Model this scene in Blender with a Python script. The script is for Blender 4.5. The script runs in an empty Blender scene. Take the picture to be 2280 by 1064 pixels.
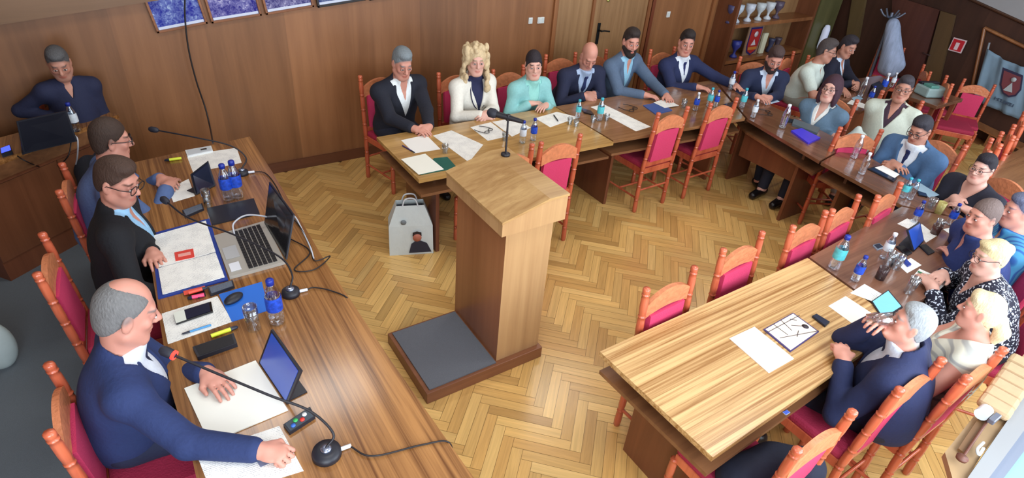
import bpy, bmesh, math, random
import numpy as np
from mathutils import Vector, Matrix, Euler
random.seed(7)
SC = bpy.context.scene
COL = SC.collection
# ------------------------------------------------------------------ camera model (2280x1064)
def rotv(w):
    w=np.array(w,float);t=np.linalg.norm(w);k=w/t
    K=np.array([[0,-k[2],k[1]],[k[2],0,-k[0]],[-k[1],k[0],0]])
    return np.eye(3)+math.sin(t)*K+(1-math.cos(t))*K@K
CF=1313.0; CR=rotv([0.9365,-0.3440,-0.4853]); CC=np.array([0,0,2.72])
def U(u,v,z=0.75,ax=2):
    """point of the room seen at pixel (u,v) on the plane axis=z"""
    r=CR@np.array([(u-1140)/CF,-(v-532)/CF,-1.0]); t=(z-CC[ax])/r[ax]
    return CC+r*t
def ZH(u,v,x,y):
    """height of the vertical through (x,y) that passes nearest pixel (u,v)"""
    best=None
    for i in range(-20,260):
        z=i*0.01; c=CR.T@(np.array([x,y,z])-CC)
        d=(1140+CF*c[0]/-c[2]-u)**2+(532-CF*c[1]/-c[2]-v)**2
        if best is None or d<best[0]: best=(d,z)
    return best[1]
cam_d=bpy.data.cameras.new('camera'); cam=bpy.data.objects.new('camera',cam_d); COL.objects.link(cam)
cam_d.sensor_width=36; cam_d.lens=36*CF/2280; cam_d.clip_start=0.05
M=Matrix([list(CR[i])+[CC[i]] for i in range(3)]+[[0,0,0,1]]); cam.matrix_world=M
SC.camera=cam
# ------------------------------------------------------------------ materials
MATS={}
def nodes(name):
    m=bpy.data.materials.new(name); m.use_nodes=True
    nt=m.node_tree; return m,nt,nt.nodes['Principled BSDF']
def lin(c):
    return tuple(((x/255)/12.92 if x/255<=.04045 else ((x/255+.055)/1.055)**2.4) for x in c)+(1,)
def mat(name,rgb,rough=.5,metal=0,noise=0,scale=40,bump=0,spec=None,trans=0,ior=1.45,emit=0,alpha=1,coat=0,stretch=None):
    if name in MATS: return MATS[name]
    m,nt,b=nodes(name); c=lin(rgb)
    b.inputs['Base Color'].default_value=c; b.inputs['Roughness'].default_value=rough; b.inputs['Metallic'].default_value=metal
    if spec is not None: b.inputs['Specular IOR Level'].default_value=spec
    if trans: b.inputs['Transmission Weight'].default_value=trans; b.inputs['IOR'].default_value=ior
    if coat: b.inputs['Coat Weight'].default_value=coat; b.inputs['Coat Roughness'].default_value=.1
    if emit: b.inputs['Emission Color'].default_value=c; b.inputs['Emission Strength'].default_value=emit
    if alpha<1: b.inputs['Alpha'].default_value=alpha
    if noise or bump:
        tc=nt.nodes.new('ShaderNodeTexCoord'); n=nt.nodes.new('ShaderNodeTexNoise'); n.inputs['Scale'].default_value=scale; n.inputs['Detail'].default_value=4
        src=tc.outputs['Object']
        if stretch:
            mp=nt.nodes.new('ShaderNodeMapping'); mp.inputs['Scale'].default_value=stretch; nt.links.new(src,mp.inputs[0]); src=mp.outputs[0]
        nt.links.new(src,n.inputs['Vector'])
        if noise:
            mx=nt.nodes.new('ShaderNodeMix'); mx.data_type='RGBA'
            mx.inputs[6].default_value=tuple(x*(1-noise) for x in c[:3])+(1,); mx.inputs[7].default_value=tuple(min(1,x*(1+noise)) for x in c[:3])+(1,)
            nt.links.new(n.outputs['Fac'],mx.inputs[0]); nt.links.new(mx.outputs[2],b.inputs['Base Color'])
        if bump:
            bp=nt.nodes.new('ShaderNodeBump'); bp.inputs['Strength'].default_value=bump; bp.inputs['Distance'].default_value=.01
            nt.links.new(n.outputs['Fac'],bp.inputs['Height']); nt.links.new(bp.outputs[0],b.inputs['Normal'])
    MATS[name]=m; return m
def wood(name,dark,light,axis='X',fine=26,rough=.32,coat=.15,panel=0,rot=0,big=.6,con=.14):
    """veneer with grain running along axis; panel>0: tone changes every panel metres across x"""
    if name in MATS: return MATS[name]
    m,nt,b=nodes(name); L=nt.links
    tc=nt.nodes.new('ShaderNodeTexCoord'); mp=nt.nodes.new('ShaderNodeMapping')
    s={'X':(.7,fine,fine),'Y':(fine,.7,fine),'Z':(fine,fine,.5)}[axis]
    mp.inputs['Scale'].default_value=s; mp.inputs['Rotation'].default_value=(0,0,rot)
    L.new(tc.outputs['Object'],mp.inputs[0])
    n=nt.nodes.new('ShaderNodeTexNoise'); n.inputs['Scale'].default_value=1.0; n.inputs['Detail'].default_value=6; n.inputs['Roughness'].default_value=.65; n.inputs['Distortion'].default_value=.6
    L.new(mp.outputs[0],n.inputs['Vector'])
    mp2=nt.nodes.new('ShaderNodeMapping'); mp2.inputs['Scale'].default_value=tuple(x*.18 if x>1 else x*.6 for x in s)
    L.new(tc.outputs['Object'],mp2.inputs[0])
    n2=nt.nodes.new('ShaderNodeTexNoise'); n2.inputs['Scale'].default_value=1; n2.inputs['Detail'].default_value=3
    L.new(mp2.outputs[0],n2.inputs['Vector'])
    mm=nt.nodes.new('ShaderNodeMix'); mm.data_type='FLOAT'; mm.inputs[0].default_value=big
    L.new(n.outputs['Fac'],mm.inputs[2]); L.new(n2.outputs['Fac'],mm.inputs[3])
    r=nt.nodes.new('ShaderNodeValToRGB'); r.color_ramp.elements[0].position=.5-con; r.color_ramp.elements[1].position=.5+con
    r.color_ramp.elements[0].color=lin(dark); r.color_ramp.elements[1].color=lin(light)
    L.new(mm.outputs[0],r.inputs[0]); out=r.outputs[0]
    if panel:
        sx=nt.nodes.new('ShaderNodeSeparateXYZ'); L.new(tc.outputs['Object'],sx.inputs[0])
        d=nt.nodes.new('ShaderNodeMath'); d.operation='DIVIDE'; L.new(sx.outputs[{'x':0,'y':1}[panel[0]]],d.inputs[0]); d.inputs[1].default_value=panel[1]
        fl=nt.nodes.new('ShaderNodeMath'); fl.operation='FLOOR'; L.new(d.outputs[0],fl.inputs[0])
        wn=nt.nodes.new('ShaderNodeTexWhiteNoise'); wn.noise_dimensions='1D'; L.new(fl.outputs[0],wn.inputs['W'])
        mr=nt.nodes.new('ShaderNodeMapRange'); mr.inputs[3].default_value=.82; mr.inputs[4].default_value=1.15; L.new(wn.outputs[0],mr.inputs[0])
        hs=nt.nodes.new('ShaderNodeHueSaturation'); L.new(mr.outputs[0],hs.inputs['Value']); L.new(out,hs.inputs['Color']); out=hs.outputs[0]
    L.new(out,b.inputs['Base Color'])
    b.inputs['Roughness'].default_value=rough; b.inputs['Coat Weight'].default_value=coat; b.inputs['Coat Roughness'].default_value=.15
    bp=nt.nodes.new('ShaderNodeBump'); bp.inputs['Strength'].default_value=.05; bp.inputs['Distance'].default_value=.003
    L.new(n.outputs['Fac'],bp.inputs['Height']); L.new(bp.outputs[0],b.inputs['Normal'])
    MATS[name]=m; return m
def vcol(name,rough=.6,bump=0,scale=300,sub=0,sheen=0):
    if name in MATS: return MATS[name]
    m,nt,b=nodes(name); a=nt.nodes.new('ShaderNodeVertexColor'); a.layer_name='Col'
    nt.links.new(a.outputs[0],b.inputs['Base Color']); b.inputs['Roughness'].default_value=rough
    if sub: b.inputs['Subsurface Weight'].default_value=sub; b.inputs['Subsurface Radius'].default_value=(.02,.008,.004); b.inputs['Subsurface Scale'].default_value=.4
    if sheen: b.inputs['Sheen Weight'].default_value=sheen
    MATS[name]=m; return m
# ------------------------------------------------------------------ object helpers
def tag(o,label=None,cat=None,group=None,kind=None):
    if label: o['label']=label
    if cat: o['category']=cat
    if group: o['group']=group
    if kind: o['kind']=kind
    return o
def empty(name,loc=(0,0,0),rz=0,label=None,cat=None,group=None):
    o=bpy.data.objects.new(name,None); COL.objects.link(o); o.location=loc; o.rotation_euler=(0,0,rz); o.empty_display_size=.05
    return tag(o,label,cat,group)
def link(name,me,m,parent=None,loc=None,smooth=False):
    if m is not None:
        for mm in (m if isinstance(m,(list,tuple)) else [m]): me.materials.append(mm)
    if smooth:
        me.polygons.foreach_set('use_smooth',[True]*len(me.polygons))
    o=bpy.data.objects.new(name,me); COL.objects.link(o)
    if parent: o.parent=parent
    if loc is not None: o.location=loc
    return o
class MB:
    """collects shapes into one mesh"""
    def __init__(s): s.v=[];s.f=[];s.mi=[];s.sm=[]
    def add(s,vs,fs,mi=0,sm=False):
        b=len(s.v); s.v+= [tuple(map(float,x)) for x in vs]; s.f+=[[b+i for i in f] for f in fs]; s.mi+=[mi]*len(fs); s.sm+=[sm]*len(fs); return s
    def box(s,c,h,R=None,mi=0,bev=0):
        c=np.array(c,float);h=np.array(h,float)
        R=np.eye(3) if R is None else R
        if bev>0:
            vs=[];b=min(bev,min(h)*.9)
            bm=bmesh.new(); bmesh.ops.create_cube(bm,size=2)
            for v in bm.verts: v.co=Vector((v.co.x*h[0],v.co.y*h[1],v.co.z*h[2]))
            bmesh.ops.bevel(bm,geom=bm.edges[:],offset=b,segments=2,affect='EDGES',profile=.5)
            bm.verts.index_update()
            vs=[c+R@np.array(v.co) for v in bm.verts]; fs=[[v.index for v in f.verts] for f in bm.faces]; bm.free()
            return s.add(vs,fs,mi)
        vs=[c+R@(h*np.array(k)) for k in [(-1,-1,-1),(1,-1,-1),(1,1,-1),(-1,1,-1),(-1,-1,1),(1,-1,1),(1,1,1),(-1,1,1)]]
        return s.add(vs,[(0,3,2,1),(4,5,6,7),(0,1,5,4),(1,2,6,5),(2,3,7,6),(3,0,4,7)],mi)
    def bx(s,x0,x1,y0,y1,z0,z1,mi=0,bev=0):
        return s.box(((x0+x1)/2,(y0+y1)/2,(z0+z1)/2),(abs(x1-x0)/2,abs(y1-y0)/2,abs(z1-z0)/2),None,mi,bev)
    def prism(s,pts,z0,z1,mi=0,mis=None):
        """pts: ccw xy polygon (or 3D with own z added)"""
        n=len(pts)
        ar=sum(pts[i][0]*pts[(i+1)%n][1]-pts[(i+1)%n][0]*pts[i][1] for i in range(n))
        if ar<0: pts=list(pts)[::-1]
        vs=[(p[0],p[1],z0) for p in pts]+[(p[0],p[1],z1) for p in pts]
        s.add(vs,[list(range(n))[::-1],list(range(n,2*n))],mi)
        s.add(vs,[(i,(i+1)%n,n+(i+1)%n,n+i) for i in range(n)],mi if mis is None else mis)
        return s
    def poly(s,P3,th,mi=0):
        """thin slab on a 3D quad, thickness th along its normal (both sides)"""
        P=[np.array(p,float) for p in P3]; n=np.cross(P[1]-P[0],P[2]-P[0]); n/=np.linalg.norm(n)
        k=len(P); vs=[p-n*th/2 for p in P]+[p+n*th/2 for p in P]
        return s.add(vs,[list(range(k))[::-1],list(range(k,2*k))]+[(i,(i+1)%k,k+(i+1)%k,k+i) for i in range(k)],mi)
    def tube(s,pts,r,seg=8,mi=0,cap=True):
        pts=[np.array(p,float) for p in pts]; n=len(pts); rs=r if isinstance(r,(list,tuple)) else [r]*n
        vs=[];up=None
        for i,p in enumerate(pts):
            t=pts[min(i+1,n-1)]-pts[max(i-1,0)]; t/=np.linalg.norm(t)+1e-12
            if up is None:
                up=np.array([0,0,1.]) if abs(t[2])<.9 else np.array([1.,0,0])
            u=up-t*(up@t); u/=np.linalg.norm(u); w=np.cross(t,u); up=u
            for k in range(seg):
                a=2*math.pi*k/seg; vs.append(p+rs[i]*(math.cos(a)*u+math.sin(a)*w))
        fs=[(i*seg+k,i*seg+(k+1)%seg,(i+1)*seg+(k+1)%seg,(i+1)*seg+k) for i in range(n-1) for k in range(seg)]
        s.add(vs,fs,mi,True)
        if cap: s.add(vs[:seg],[list(range(seg))[::-1]],mi); s.add(vs[-seg:],[list(range(seg))],mi)
        return s
    def lathe(s,prof,c=(0,0,0),seg=16,mi=0,axis=None,cap=True,closed=False):
        """prof: list of (r,z)"""
        c=np.array(c,float); R=np.eye(3) if axis is None else axis
        vs=[];
        for r,z in prof:
            for k in range(seg):
                a=2*math.pi*k/seg; vs.append(c+R@np.array([r*math.cos(a),r*math.sin(a),z]))
        n=len(prof)
        fs=[(i*seg+k,i*seg+(k+1)%seg,(i+1)*seg+(k+1)%seg,(i+1)*seg+k) for i in range(n-1) for k in range(seg)]
        if closed: fs+=[((n-1)*seg+k,(n-1)*seg+(k+1)%seg,(k+1)%seg,k) for k in range(seg)]
        s.add(vs,fs,mi,True)
        if cap and not closed: s.add(vs[:seg],[list(range(seg))[::-1]],mi); s.add(vs[-seg:],[list(range(seg))],mi)
        return s
    def mesh(s,name):
        me=bpy.data.meshes.new(name); me.from_pydata(s.v,[],s.f)
        me.polygons.foreach_set('material_index',s.mi); me.polygons.foreach_set('use_smooth',s.sm); me.update(); return me
    def build(s,name,m,parent=None,loc=None):
        return link(name,s.mesh(name),m,parent,loc)
def struct(o): o['kind']='structure'; return o
def children(o): return [c for c in bpy.data.objects if c.parent==o]
def copy_tree(o,kids,parent=None):
    c=o.copy(); COL.objects.link(c)
    if parent: c.parent=parent
    for ch,g in kids: copy_tree(ch,g,c)
    return c
def tree(o): return [(c,tree(c)) for c in o.children]
def Rz(a): 
    c,s=math.cos(a),math.sin(a); return np.array([[c,-s,0],[s,c,0],[0,0,1.]])
def frame(f,up=(0,0,1)):
    """columns side(right), forward, up"""
    f=np.array(f,float);f/=np.linalg.norm(f);up=np.array(up,float); s=np.cross(f,up); s/=np.linalg.norm(s); u=np.cross(s,f)
    return np.stack([s,f,u],1)
def catmull(P,n=8):
    P=[np.array(p,float) for p in P]; Q=[2*P[0]-P[1]]+P+[2*P[-1]-P[-2]]; out=[]
    for i in range(1,len(Q)-2):
        a,b,c,d=Q[i-1:i+3]
        for k in range(n):
            t=k/n; out.append(.5*((2*b)+(-a+c)*t+(2*a-5*b+4*c-d)*t*t+(-a+3*b-3*c+d)*t**3))
    out.append(P[-1]); return out
import time
TT=[0,0,0]
# ------------------------------------------------------------------ implicit surfaces -> one continuous mesh
def bound(p):
    if p[0]=='E': return p[1],float(max(p[2]))
    if p[0]=='C': 
        a,b=p[1],p[2]; return (a+b)/2,float(np.linalg.norm(a-b)/2+max(p[3],p[4]))
    return None,0
def sd(p,X):
    t=p[0]
    if t=='E':
        q=(X-p[1])
        if p[3] is not None: q=q@p[3]
        r=p[2]; k0=np.linalg.norm(q/r,axis=1); k1=np.linalg.norm(q/(r*r),axis=1)+1e-9
        return k0*(k0-1)/k1
    if t=='C':
        a,b,ra,rb=p[1:5]; ba=b-a; h=np.clip(((X-a)@ba)/max(ba@ba,1e-9),0,1)
        return np.linalg.norm(X-a-h[:,None]*ba,axis=1)-(ra+(rb-ra)*h)
    if t=='P':   # half space n.x<c  (negative inside)
        return X@p[1]-p[2]
    if t=='F': return p[1](X)
def E(c,r,R=None): return ('E',np.array(c,float),np.array(r,float),R)
def Cc(a,b,ra,rb): return ('C',np.array(a,float),np.array(b,float),ra,rb)
def sdf_mesh(name,ops,res,m,colfn=None,parent=None,origin=(0,0,0),clean=False):
    """ops: list of (mode,prim,k) mode u/s/i; returns object with one mesh"""
    lo=np.array([1e9]*3);hi=-lo
    for mo,p,k in ops:
        if mo=='u': c,r=bound(p); lo=np.minimum(lo,c-r-k*.3);hi=np.maximum(hi,c+r+k*.3)
    lo-=2*res;hi+=2*res
    B=8; n=(np.ceil((hi-lo)/res/B).astype(int))*B+1; nb=(n-1)//B
    V=np.full(n,1.0,np.float32)
    T1=time.time()
    bc=np.stack(np.meshgrid(*[lo[i]+(np.arange(nb[i])+.5)*B*res for i in range(3)],indexing='ij'),-1).reshape(-1,3)
    def comb(mo,k,dd,di):
        if mo=='u':
            if k>0: h=np.maximum(k-np.abs(dd-di),0)/k; return np.minimum(dd,di)-h*h*k*.25
            return np.minimum(dd,di)
        if mo=='s':
            di=-di
            if k>0: h=np.maximum(k-np.abs(dd-di),0)/k; return np.maximum(dd,di)+h*h*k*.25
            return np.maximum(dd,di)
        return np.maximum(dd,di)
    br=B*res*.87*1.2; dc=np.full(len(bc),1.0); near=[]
    for mo,p,k in ops:
        di=sd(p,bc); near.append(di); dc=comb(mo,k,dc,di)
    act=np.where(np.abs(dc)<br+.012)[0]; un=np.full(len(act),1.0)
    for (mo,p,k),di in zip(ops,near):
        if mo=='u': un=np.minimum(un,di[act])
    rel=[]
    for (mo,p,k),di in zip(ops,near):
        di=di[act]
        rel.append(di-un<2.2*br+k if mo=='u' else (di<1.3*br+k if mo=='s' else di>-1.3*br-k))
    ins=dc<0
    bi=np.stack(np.unravel_index(np.arange(len(bc)),nb),1)
    for j in np.where(ins)[0]:
        i=bi[j]*B; V[i[0]:i[0]+B+1,i[1]:i[1]+B+1,i[2]:i[2]+B+1]=-1.0
    g=np.stack(np.meshgrid(*[np.arange(B+1)]*3,indexing='ij'),-1).reshape(-1,3)
    G=len(g); CH=300
    for s0 in range(0,len(act),CH):
        a=act[s0:s0+CH]; idx=(bi[a]*B)[:,None,:]+g[None]
        X=(lo+idx*res); d=np.full((len(a),G),1.0)
        for (mo,p,k),rl in zip(ops,rel):
            m_=rl[s0:s0+CH]
            if not m_.any(): continue
            d[m_]=comb(mo,k,d[m_],sd(p,X[m_].reshape(-1,3)).reshape(-1,G))
        I=idx.reshape(-1,3); V[I[:,0],I[:,1],I[:,2]]=d.ravel()
    S=V<0
    T2=time.time()
    tot=np.zeros(tuple(x-1 for x in V.shape),np.int8)
    offs=[(i,j,k) for i in (0,1) for j in (0,1) for k in (0,1)]
    def sl(A,o): return A[o[0]:A.shape[0]-1+o[0],o[1]:A.shape[1]-1+o[1],o[2]:A.shape[2]-1+o[2]]
    for o in offs: tot+=sl(S,o)
    cell=np.argwhere((tot>0)&(tot<8))
    if len(cell)==0: return None
    ID=np.full(tot.shape,-1,np.int32); ID[cell[:,0],cell[:,1],cell[:,2]]=np.arange(len(cell))
    cv=np.stack([V[cell[:,0]+o[0],cell[:,1]+o[1],cell[:,2]+o[2]] for o in offs],1)
    acc=np.zeros((len(cell),3));cnt=np.zeros(len(cell))
    for i in range(8):
        for j in range(i+1,8):
            oi=np.array(offs[i]);oj=np.array(offs[j])
            if abs(oi-oj).sum()!=1: continue
            a=cv[:,i];b=cv[:,j];mk=(a<0)!=(b<0); t=np.where(mk,a/(a-b+1e-12*(a==b)),0)
            acc+=mk[:,None]*(oi+(oj-oi)*t[:,None]); cnt+=mk
    P=lo+(cell+acc/cnt[:,None])*res
    fs=[]
    for ax in range(3):
        A=np.moveaxis(S,ax,0); e=(A[:-1]!=A[1:]); e[:, [0,-1],:]=False; e[:,:,[0,-1]]=False
        q=np.argwhere(e); neg=A[q[:,0],q[:,1],q[:,2]]
        I=np.moveaxis(ID,ax,0)
        v0=I[q[:,0],q[:,1]-1,q[:,2]-1];v1=I[q[:,0],q[:,1],q[:,2]-1];v2=I[q[:,0],q[:,1],q[:,2]];v3=I[q[:,0],q[:,1]-1,q[:,2]]
        F=np.stack([v0,v1,v2,v3],1)
        fl=neg if ax!=1 else ~neg
        F[~fl]=F[~fl][:,::-1]
        fs.append(F)
    Fa=np.concatenate(fs); Fa=Fa[(Fa>=0).all(1)]
    T3=time.time()
    lab=np.arange(len(P))
    for _ in range(400 if clean else 0):
        mn=lab[Fa].min(1); new=lab.copy()
        np.minimum.at(new,Fa.ravel(),np.repeat(mn,4))
        new=new[new]
        if (new==lab).all(): break
        lab=new
    u,cn=np.unique(lab,return_counts=True)
    keep=np.ones(len(P),bool) if not clean else np.isin(lab,u[cn>max(20,.004*len(P))])
    Fa=Fa[keep[Fa[:,0]]]
    used=np.unique(Fa); mp=np.full(len(P),-1); mp[used]=np.arange(len(used)); P=P[used]; Fa=mp[Fa]
    TT[2]+=time.time()-T3;TT[1]+=T3-T2;TT[0]+=T2-T1
    Pw=P.copy(); O=np.array(origin)
    me=bpy.data.meshes.new(name); me.vertices.add(len(P)); me.vertices.foreach_set('co',(P-O).astype(np.float32).ravel())
    me.loops.add(len(Fa)*4); me.loops.foreach_set('vertex_index',Fa.astype(np.int32).ravel())
    me.polygons.add(len(Fa)); me.polygons.foreach_set('loop_start',np.arange(0,len(Fa)*4,4,dtype=np.int32))
    try: me.polygons.foreach_set('loop_total',np.full(len(Fa),4,np.int32))
    except Exception: pass
    me.update(calc_edges=True); me.validate()
    if colfn is not None:
        ca=me.color_attributes.new('Col','FLOAT_COLOR','POINT')
        c=colfn(Pw); c=np.concatenate([c,np.ones((len(c),1))],1).astype(np.float32); ca.data.foreach_set('color',c.ravel())
    return link(name,me,m,parent,smooth=True)
# ------------------------------------------------------------------ people
def nrm(v): v=np.array(v,float); return v/(np.linalg.norm(v)+1e-12)
UP=np.array([0,0,1.])
def hand_ops(W,d,n,sg,curl=.5,s=1.,fist=False,fan=1.):
    """W wrist, d finger direction, n palm normal, sg +1 thumb towards cross(d,n)"""
    d=nrm(d); n=nrm(n-d*(n@d)); a=np.cross(d,n)*sg   # a: towards the thumb
    R=np.stack([a,d,n],1); o=[]
    o.append(('u',E(W+d*.048*s,(.043*s,.052*s,.017*s),R),.012))
    o.append(('u',Cc(W-d*.01,W+d*.03,.026*s,.027*s),.02))
    L=[.070,.078,.073,.058]; 
    for i in range(4):
        off=(.031-.0205*i)*s
        b=W+d*(.083-.004*abs(i-1.2))*s+a*off
        dd=nrm(d+a*(.10-.075*i)*fan)
        c=(1.35 if fist else curl)*(1+.08*i)
        l=L[i]*s; p=b;ang=c*.45
        for seg,(fr,rr) in enumerate(((.45,.0098),(.32,.0088),(.26,.0078))):
            e=p+(dd*math.cos(ang)+n*math.sin(ang))*l*fr*(1.12)
            o.append(('u',Cc(p,e,rr*s,(rr-.0008)*s),.003)); p=e; ang+=c*(1.05 if seg==0 else .8)
    t0=W+d*.028*s+a*.026*s; t1=t0+nrm(d*.75+a*.8+n*.25)*.038*s; t2=t1+nrm(d*1.1+a*(.1 if not fist else -.5)+n*(.35 if not fist else .8))*.034*s
    o.append(('u',Cc(t0,t1,.015*s,.0118*s),.012)); o.append(('u',Cc(t1,t2,.0115*s,.0085*s),.003))
    return o
def ik(S,T,l1,l2,pole):
    v=T-S; L=np.linalg.norm(v); 
    if L>(l1+l2)*.985: 
        k=L/((l1+l2)*.985); l1*=k;l2*=k
    d=v/L; x=(l1*l1-l2*l2+L*L)/(2*L); h=math.sqrt(max(l1*l1-x*x,1e-6))
    p=pole-d*(pole@d); p=nrm(p); return S+d*x+p*h
SKIN=dict(pale=(216,168,152),mid=(188,134,114),tan=(178,124,102),pink=(206,146,128))
FABN=[0]
def cloth(rgb,rough=.85,noise=.12,scale=60):
    k='cloth_%d_%d_%d_%g'%(*rgb,scale); return mat(k,rgb,rough,noise=noise,scale=scale,bump=.25)
def pattern_mat(kind):
    k='fabric_'+kind
    if k in MATS: return MATS[k]
    m,nt,b=nodes(k); L=nt.links; tc=nt.nodes.new('ShaderNodeTexCoord'); b.inputs['Roughness'].default_value=.85
    mx=nt.nodes.new('ShaderNodeMix'); mx.data_type='RGBA'
    if kind=='dots':
        v=nt.nodes.new('ShaderNodeTexVoronoi'); v.inputs['Scale'].default_value=58; v.feature='DISTANCE_TO_EDGE'; L.new(tc.outputs['Object'],v.inputs['Vector'])
        n=nt.nodes.new('ShaderNodeTexNoise'); n.inputs['Scale'].default_value=75; n.inputs['Detail'].default_value=1; L.new(tc.outputs['Object'],n.inputs['Vector'])
        g=nt.nodes.new('ShaderNodeMapRange'); g.inputs[1].default_value=.565; g.inputs[2].default_value=.60; L.new(n.outputs['Fac'],g.inputs[0]); fac=g.outputs[0]
        c1,c2=(18,20,42),(206,216,232)
    else:
        w=nt.nodes.new('ShaderNodeTexWave'); w.bands_direction='X' if kind=='stripe' else 'Z'; w.inputs['Scale'].default_value=9 if kind=='stripe' else 7; w.inputs['Distortion'].default_value=1.5 if kind=='stripe' else 3.5; w.inputs['Detail'].default_value=1
        L.new(tc.outputs['Object'],w.inputs['Vector']); g=nt.nodes.new('ShaderNodeMapRange'); g.inputs[1].default_value=.55; g.inputs[2].default_value=.9; L.new(w.outputs['Fac'],g.inputs[0]); fac=g.outputs[0]
        c1,c2=((70,146,190),(44,92,160)) if kind=='stripe' else ((216,216,200),(170,172,168))
    mx.inputs[6].default_value=lin(c1); mx.inputs[7].default_value=lin(c2); L.new(fac,mx.inputs[0]); L.new(mx.outputs[2],b.inputs['Base Color'])
    MATS[k]=m; return m
def person(label,top,phi,hsc=1.,hyaw=0,pitch=0,roll=0,lean=.18,w=1.,s=1.,res=.008,skin='mid',
           clothes='suit',jacket=(25,32,52),shirt=(215,225,235),tie=None,trousers=(28,30,40),
           hair='short',haircol=(45,35,30),beard=None,stubble=0,glasses=None,hands=None,hpose=('rest','rest'),
           fat=0.,sleeve='long',collar=True,name='person',pole=(1.,-.35),seatz=.56,legs=True,knee=None,trim=None,pattern=None,mouth_open=0,hdir=None,slump=0,sitdir=None):
    top=np.array(top,float); hs=s*1.08*hsc; hv=np.array([.91,.90,1.10])*hs
    bf=np.array([math.cos(phi),math.sin(phi),0]); bs=np.cross(bf,UP)
    ha=phi+hyaw; hf=nrm([math.cos(ha)*math.cos(pitch),math.sin(ha)*math.cos(pitch),math.sin(pitch)])
    H=frame(hf); 
    if roll: 
        c,q=math.cos(roll),math.sin(roll); H=H@np.array([[c,0,q],[0,1,0],[-q,0,c]])
    hs_,hf_,hu_=H[:,0],H[:,1],H[:,2]
    hc=top-hu_*.121*hv[2]
    fl=nrm([math.cos(ha),math.sin(ha),0])
    N=hc-UP*.130*hv[2]-hu_*.035*hs-hf_*.035*hs-fl*.01
    N=N-UP*slump
    P=np.array([N[0]-bf[0]*lean,N[1]-bf[1]*lean,seatz])
    O=np.array([P[0],P[1],0.]); su=nrm(N-P)           # spine
    T=np.stack([bs,nrm(np.cross(su,bs)),su],1); tf=T[:,1]
    tl=np.linalg.norm(N-P)
    HL=lambda x,y,z: hc+H@(np.array([x,y,z])*hv)
    def hE(c,r,R=None): return E(HL(*c),np.array(r)*hv,H if R is None else H@R)
    TL=lambda x,y,z: N+T@np.array([x,y,z])        # torso coordinates, z down negative from neck base
    # ---------------- skeleton
    SH=[TL(sg*.182*w,0.0,-.062*s) for sg in (1,-1)]
    if hands is None: hands=(None,None)
    WR=[];EL=[]
    for i,sg in enumerate((1,-1)):
        t=hands[i]
        t=np.array(t,float) if t is not None else P+bf*.30+bs*sg*.09+UP*.08
        e=ik(SH[i],t,.285*s,.255*s,nrm(bs*sg*pole[0]-UP*1.+bf*pole[1])); WR.append(t);EL.append(e)
    def torso(o,g,k=.05,belly=True):
        o.append(('u',E(TL(0,-.01,-.17),np.array([.176*w+g,.112+g+.03*fat,.175+g]),T),0))
        o.append(('u',E(TL(0,.01+.02*fat,-tl*.62),np.array([.15*w+g+.02*fat,.115+g+.06*fat,.16+g]),T),.08))
        o.append(('u',E(P+UP*.02,np.array([.17*w+g,.125+g+.03*fat,.12+g]),frame(bf)),.08))
        for i,sg in enumerate((1,-1)):
            o.append(('u',Cc(TL(sg*.04*w,-.015,-.01),SH[i],.048*s+g,.062*s+g),.05))
        return o
    def arm(o,i,g,end=1.,ru=.053,rf=.042,rw=.029):
        o.append(('u',Cc(SH[i],EL[i],ru*s*(.6+.4*w)+g,(rf+.001)*s+g),.04))
        W=EL[i]+(WR[i]-EL[i])*end
        o.append(('u',Cc(EL[i],W,rf*s+g,(rf+(rw-rf)*end)*s+g),.02)); return o
    KN=[];AN=[]
    for sg in (1,-1):
        kf=bf if sitdir is None else np.array([math.cos(sitdir),math.sin(sitdir),0])
        ks=np.cross(kf,UP)
        hp=P+ks*sg*.09*w-UP*.02; kn=hp+kf*.40+ks*sg*.03; kn[2]=.475
        if knee is not None: kn=np.array(knee[0 if sg>0 else 1],float)
        an=kn+kf*.06; an[2]=.10; KN.append((hp,kn));AN.append((an,kf))
    def leg(o,i,g):
        hp,kn=KN[i];an,kf=AN[i]
        o.append(('u',Cc(hp,kn,.080+g,.056+g),.05)); o.append(('u',Cc(kn,an,.058+g,.042+g),.03)); return o
    # ---------------- body (skin), one continuous mesh
    b=torso([],0)
    for i in (0,1): arm(b,i,0)
    if legs:
        for i in (0,1):
            leg(b,i,0); an,kf=AN[i]; b.append(('u',Cc(an-UP*.04,an-UP*.055+kf*.14,.04,.032),.03))
    for i,sg in enumerate((1,-1)):
        hp=hpose[i]; fd=nrm(WR[i]-EL[i]); 
        if hp=='raise': d=nrm(fd+UP*.3);n=nrm(-bs*sg+bf*.2)
        elif hp=='clasp': d=nrm(-bs*sg*.9+bf*.45-UP*.15); n=nrm(-bf*.6-UP*.5)
        elif hp=='fist': d=nrm(fd*[1,1,.3]-UP*.05); n=-UP
        elif hp=='write': d=nrm(fd*[1,1,.2]-UP*.25); n=nrm(-UP-bs*sg*.6)
        else: d=nrm(nrm(fd*[1,1,.15])+(-bs*sg)*.25); n=-UP
        if hdir is not None and hdir[i] is not None: d=nrm(hdir[i])
        b+=hand_ops(WR[i],d,n,sg*1.0,curl={'rest':.35,'clasp':.75,'fist':1.3,'write':.8,'flat':.12,'raise':.8}[hp],s=s,fist=hp=='fist')
    b.append(('u',Cc(N-su*.02,hc-hu_*.05*s-hf_*.02*hs,.060*s*(.8+.2*w)+.008*fat,.054*hs+.008*fat),.03))
    b.append(('u',hE((0,-.014,.034),(.075,.094,.083)),.03))
    b.append(('u',hE((0,.022,-.03),(.061+.006*fat,.066,.082)),.03))
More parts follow.
